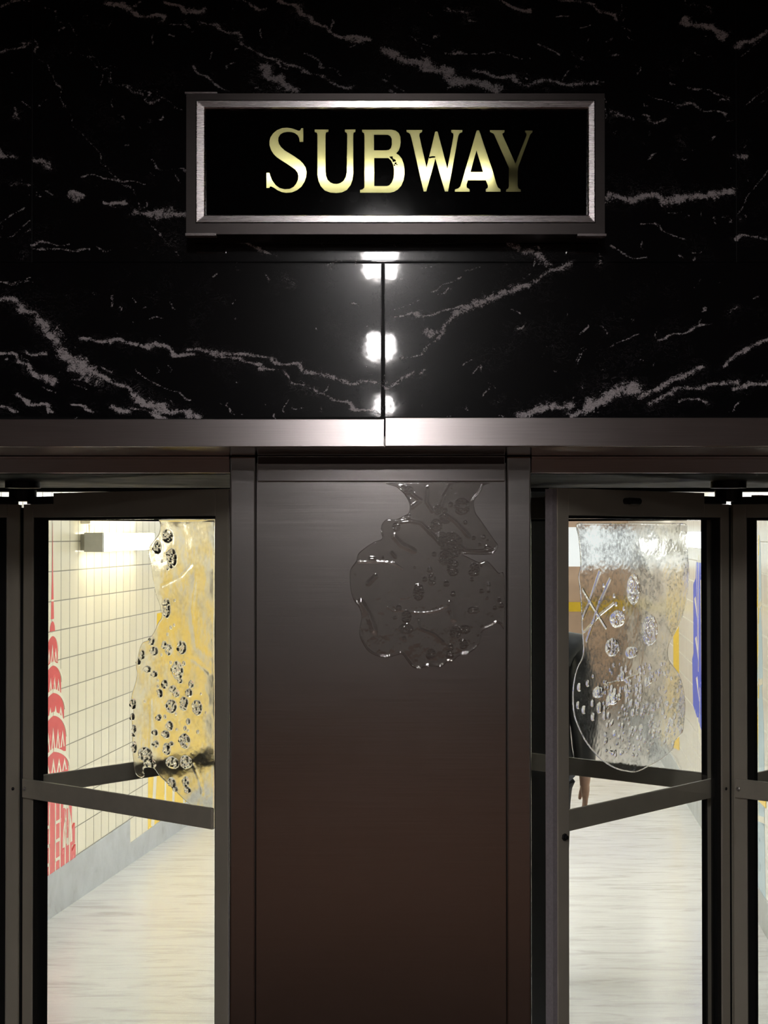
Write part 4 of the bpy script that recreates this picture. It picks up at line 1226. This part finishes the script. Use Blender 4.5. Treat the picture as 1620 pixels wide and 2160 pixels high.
KZ = .23457
def zl(u, v): return (380 + u * KZ, 230 + v * KZ)
def zr_(u, v): return (750 + u * KZ, 230 + v * KZ)
LET = [
 [[zl(*p) for p in ((1108, 172), (1108, 297), (1075, 297), (1070, 262), (1055, 235), (1030, 217), (1000, 209), (965, 207), (930, 213), (900, 230), (884, 258), (882, 285), (890, 315), (910, 345), (940, 372), (985, 400), (1030, 428), (1075, 460), (1105, 490), (1128, 525), (1137, 565), (1133, 610), (1118, 655), (1090, 700), (1050, 732), (1005, 750), (955, 754), (915, 748), (875, 730), (845, 710), (820, 697), (808, 698), (803, 710), (776, 710), (776, 574), (803, 574), (812, 605), (830, 645), (860, 685), (895, 710), (940, 721), (985, 718), (1020, 700), (1045, 670), (1060, 635), (1063, 600), (1055, 570), (1035, 545), (1000, 520), (955, 490), (910, 462), (870, 435), (840, 405), (818, 370), (803, 325), (803, 290), (812, 255), (835, 220), (870, 190), (915, 172), (960, 168), (1005, 174), (1040, 186), (1062, 195), (1078, 193), (1090, 172))]],
 [[zl(*p) for p in ((1208, 184), (1335, 184), (1333, 208), (1312, 212), (1308, 235), (1308, 560), (1312, 600), (1325, 635), (1350, 660), (1380, 672), (1410, 674), (1440, 666), (1470, 645), (1490, 610), (1498, 570), (1502, 235), (1498, 215), (1482, 208), (1480, 184), (1577, 184), (1575, 208), (1560, 213), (1557, 235), (1557, 580), (1550, 635), (1532, 685), (1500, 728), (1455, 750), (1405, 756), (1350, 752), (1300, 733), (1265, 695), (1245, 650), (1235, 595), (1234, 235), (1230, 215), (1210, 208))]],
 [[zr_(*p) for p in ((58, 186), (325, 186), (360, 194), (388, 215), (403, 250), (406, 300), (400, 340), (388, 375), (372, 392), (366, 400), (390, 415), (415, 445), (432, 490), (440, 540), (440, 590), (432, 640), (412, 690), (380, 725), (345, 745), (310, 753), (40, 753), (40, 728), (62, 722), (78, 708), (80, 690), (80, 240), (76, 218), (60, 208))],
  [zr_(*p) for p in ((166, 233), (290, 233), (312, 245), (325, 268), (326, 320), (318, 350), (300, 367), (275, 371), (166, 371))],
  [zr_(*p) for p in ((168, 442), (295, 442), (320, 465), (337, 500), (345, 540), (345, 590), (340, 625), (325, 660), (305, 685), (285, 692), (168, 692))]],
 [[zr_(*p) for p in ((457, 188), (600, 188), (598, 208), (577, 220), (573, 240), (638, 525), (715, 206), (722, 202), (735, 202), (740, 210), (826, 537), (880, 240), (878, 222), (860, 210), (860, 188), (962, 188), (960, 210), (935, 220), (925, 240), (832, 742), (803, 742), (718, 447), (636, 742), (612, 742), (500, 255), (490, 228), (478, 215), (459, 208))]],
 [[zr_(*p) for p in ((1090, 192), (1110, 192), (1116, 205), (1235, 560), (1265, 670), (1280, 705), (1303, 722), (1305, 744), (1170, 744), (1170, 722), (1188, 708), (1190, 690), (1172, 642), (1010, 642), (998, 680), (1000, 705), (1025, 722), (1026, 744), (892, 744), (893, 724), (925, 712), (942, 695), (960, 640), (1085, 205))],
  [zr_(*p) for p in ((1087, 372), (1146, 566), (1034, 566))]],
 [[zr_(*p) for p in ((1207, 190), (1340, 190), (1338, 210), (1320, 222), (1325, 240), (1437, 490), (1535, 240), (1535, 222), (1522, 210), (1524, 193), (1592, 193), (1590, 210), (1570, 230), (1465, 515), (1458, 560), (1458, 690), (1465, 715), (1485, 725), (1486, 744), (1352, 744), (1355, 725), (1372, 715), (1378, 695), (1378, 530), (1370, 510), (1250, 240), (1240, 222), (1208, 208))]],
]
Y_FACE = .018
def curve_fill(name, loops, y, thick, m, parent):
    """flat sheet bounded by the first loop with the others cut out"""
    cu = bpy.data.curves.new(name, 'CURVE')
    cu.dimensions = '2D'; cu.fill_mode = 'BOTH'; cu.extrude = thick / 2
    for lp in loops:
        s = cu.splines.new('POLY'); s.points.add(len(lp) - 1)
        for q, (x, z) in zip(s.points, lp): q.co = (x, z, 0, 1)
        s.use_cyclic_u = True
    tmp = bpy.data.objects.new(name, cu); COL.objects.link(tmp)
    bpy.context.view_layer.update()
    me = bpy.data.meshes.new_from_object(tmp.evaluated_get(bpy.context.evaluated_depsgraph_get()))
    bpy.data.objects.remove(tmp)
    me.transform(Matrix.Translation((0, y, 0)) @ Matrix.Rotation(PI / 2, 4, 'X'))
    me.materials.clear()
    return link_mesh(name, me, m, parent)
RF = ins(RI, -.004)
pts2 = [[sp(*p, Y_SG + Y_FACE) for p in lp] for lt in LET for lp in lt]
outer_rect = [(RF[0], RF[1]), (RF[2], RF[1]), (RF[2], RF[3]), (RF[0], RF[3])]
curve_fill('face_panel', [outer_rect] + pts2, Y_FACE, .0016, M['sign_black'], sign)
for lt in LET:
    loops = []
    for k, lp in enumerate(lt):
        P = [sp(*p, Y_SG + Y_FACE) for p in lp]
        cx_ = sum(p[0] for p in P) / len(P); cz_ = sum(p[1] for p in P) / len(P)
        loops.append(P)
    o = curve_fill('letter', loops, Y_FACE + .0002, .0008, M['letter'], sign)
# fluorescent tube behind the letters
bm = bmesh.new()
xt0, zt0 = sp(470, 363); xt1, _ = sp(1054, 363)
cyl(bm, (xt0, (.037), zt0), (xt1, (.037), zt0), .011, n=20)
obj('fluorescent_tube', bm, M['tube'], sign, True)
for x in (xt0, xt1):
    bm = bmesh.new(); cyl(bm, (x - .018, (.037), zt0), (x + .018, (.037), zt0), .013, n=20)
    obj('tube_cap', bm, M['lamp_metal'], sign)
# fallen flakes lying against the letters from inside
bm = bmesh.new()
for u, v, r_ in ((325, 440, 14), (345, 465, 16), (360, 490, 12), (350, 505, 9), (335, 455, 10), (312, 432, 8), (372, 500, 7)):
    x, z = sp(*zr_(u, v), Y_SG + Y_FACE)
    k = r_ * KZ * 4.28 / FPX
    extrude_poly(bm, [(x + k * random.uniform(.6, 1.2) * math.cos(a), z + k * random.uniform(.5, 1.2) * math.sin(a)) for a in [2 * PI * i / 9 for i in range(9)]], Y_FACE - .0014, Y_FACE - .0009)
obj('soot_smudge', bm, M['sign_black'], sign)
bm = bmesh.new()
P = [sp(*zr_(u, v), Y_SG + Y_FACE) for u, v in ((660, 432), (690, 424), (716, 426), (716, 438), (690, 440), (662, 446))]
extrude_poly(bm, P, Y_FACE - .0014, Y_FACE - .0009)
obj('soot_smudge', bm, M['sign_black'], sign)

# ================================================================== PERSON in the passage
def skin_obj(name, verts, edges, m, parent, sub=2):
    me = bpy.data.meshes.new(name)
    me.from_pydata([v[:3] for v in verts], edges, [])
    o = link_mesh(name, me, m, parent)
    md = o.modifiers.new('skin', 'SKIN'); md.use_smooth_shade = True
    sv = me.skin_vertices[0].data
    for i, v in enumerate(verts):
        r = v[3]
        sv[i].radius = r if isinstance(r, tuple) else (r, r)
        sv[i].use_root = (i == 0)
    s = o.modifiers.new('sub', 'SUBSURF'); s.levels = sub; s.render_levels = sub
    return o
PYY = 7.6
person = empty('person', (.69, PYY, floor_z(PYY)), 'person in a black jacket standing in the passage beyond the scuffed door glass, hand hanging', 'person')
person.scale = (1.10,) * 3
# faces away up the passage (+y); x to the right
def chain(verts, edges, start, pts):
    prev = start
    for p in pts:
        verts.append(p); edges.append((prev, len(verts) - 1)); prev = len(verts) - 1
    return prev
V = [(0, 0, .96, (.15, .10))]; E = []
top = chain(V, E, 0, [(0, .0, 1.12, (.14, .095)), (0, .01, 1.30, (.16, .11)), (0, .0, 1.42, (.14, .09)), (0, .0, 1.49, (.06, .055)), (0, .02, 1.57, (.055, .055)), (0, .025, 1.66, (.078, .095)), (0, .02, 1.75, (.062, .075))])
for sx in (-1, 1):
    a = chain(V, E, 3, [(sx * .175, 0, 1.42, .058), (sx * .215, -.01, 1.15, .042), (sx * .235, .03, .92, .032), (sx * .238, .045, .86, .024), (sx * .24, .052, .80, (.018, .036))])
    # five fingers, slightly curled
    for j, (oy, l, r_) in enumerate(((-.028, .060, .0078), (-.010, .074, .0085), (.010, .078, .0088), (.028, .070, .0085))):
        chain(V, E, a, [(sx * .240, .052 + oy, .775, r_ * 1.1), (sx * .238, .056 + oy, .775 - l * .5, r_), (sx * .228, .060 + oy, .775 - l, r_ * .8)])
    chain(V, E, a - 1, [(sx * .232, .088, .82, .011), (sx * .226, .103, .79, .009), (sx * .222, .108, .765, .0075)])
    chain(V, E, 0, [(sx * .085, 0, .88, .085), (sx * .09, .015, .50, .055), (sx * .09, -.01, .10, .038), (sx * .092, .07, .045, (.04, .03)), (sx * .094, .15, .03, (.038, .02))])
skin_obj('body', V, E, M['skin'], person, 2)
V = [(0, -.005, .86, (.235, .15))]; E = []
chain(V, E, 0, [(0, 0, 1.00, (.185, .125)), (0, .01, 1.18, (.185, .13)), (0, .015, 1.34, (.19, .135)), (0, .0, 1.44, (.15, .105)), (0, .0, 1.515, (.075, .07))])
for sx in (-1, 1):
    chain(V, E, 4, [(sx * .185, 0, 1.435, .078), (sx * .215, -.01, 1.30, .07), (sx * .222, -.012, 1.14, .062), (sx * .234, .02, .96, .052), (sx * .238, .036, .88, .045)])
skin_obj('jacket', V, E, M['jacket'], person, 2)
V = [(0, 0, .93, (.16, .11))]; E = []
for sx in (-1, 1):
    chain(V, E, 0, [(sx * .085, 0, .84, .10), (sx * .092, .015, .52, .078), (sx * .092, -.005, .20, .062), (sx * .092, 0, .09, .058)])
skin_obj('trousers', V, E, M['trousers'], person, 2)
for sx in (-1, 1):
    V = [(sx * .092, -.04, .045, (.042, .045))]; E = []
    chain(V, E, 0, [(sx * .093, .04, .05, (.045, .05)), (sx * .095, .12, .038, (.048, .036)), (sx * .096, .19, .03, (.036, .026))])
    skin_obj('shoe', V, E, M['shoe'], person, 2)
V = [(0, -.02, 1.60, (.068, .06))]; E = []
chain(V, E, 0, [(0, -.005, 1.67, (.088, .095)), (0, .01, 1.76, (.080, .09)), (0, .02, 1.80, (.04, .05))])
skin_obj('hair', V, E, M['hair'], person, 2)
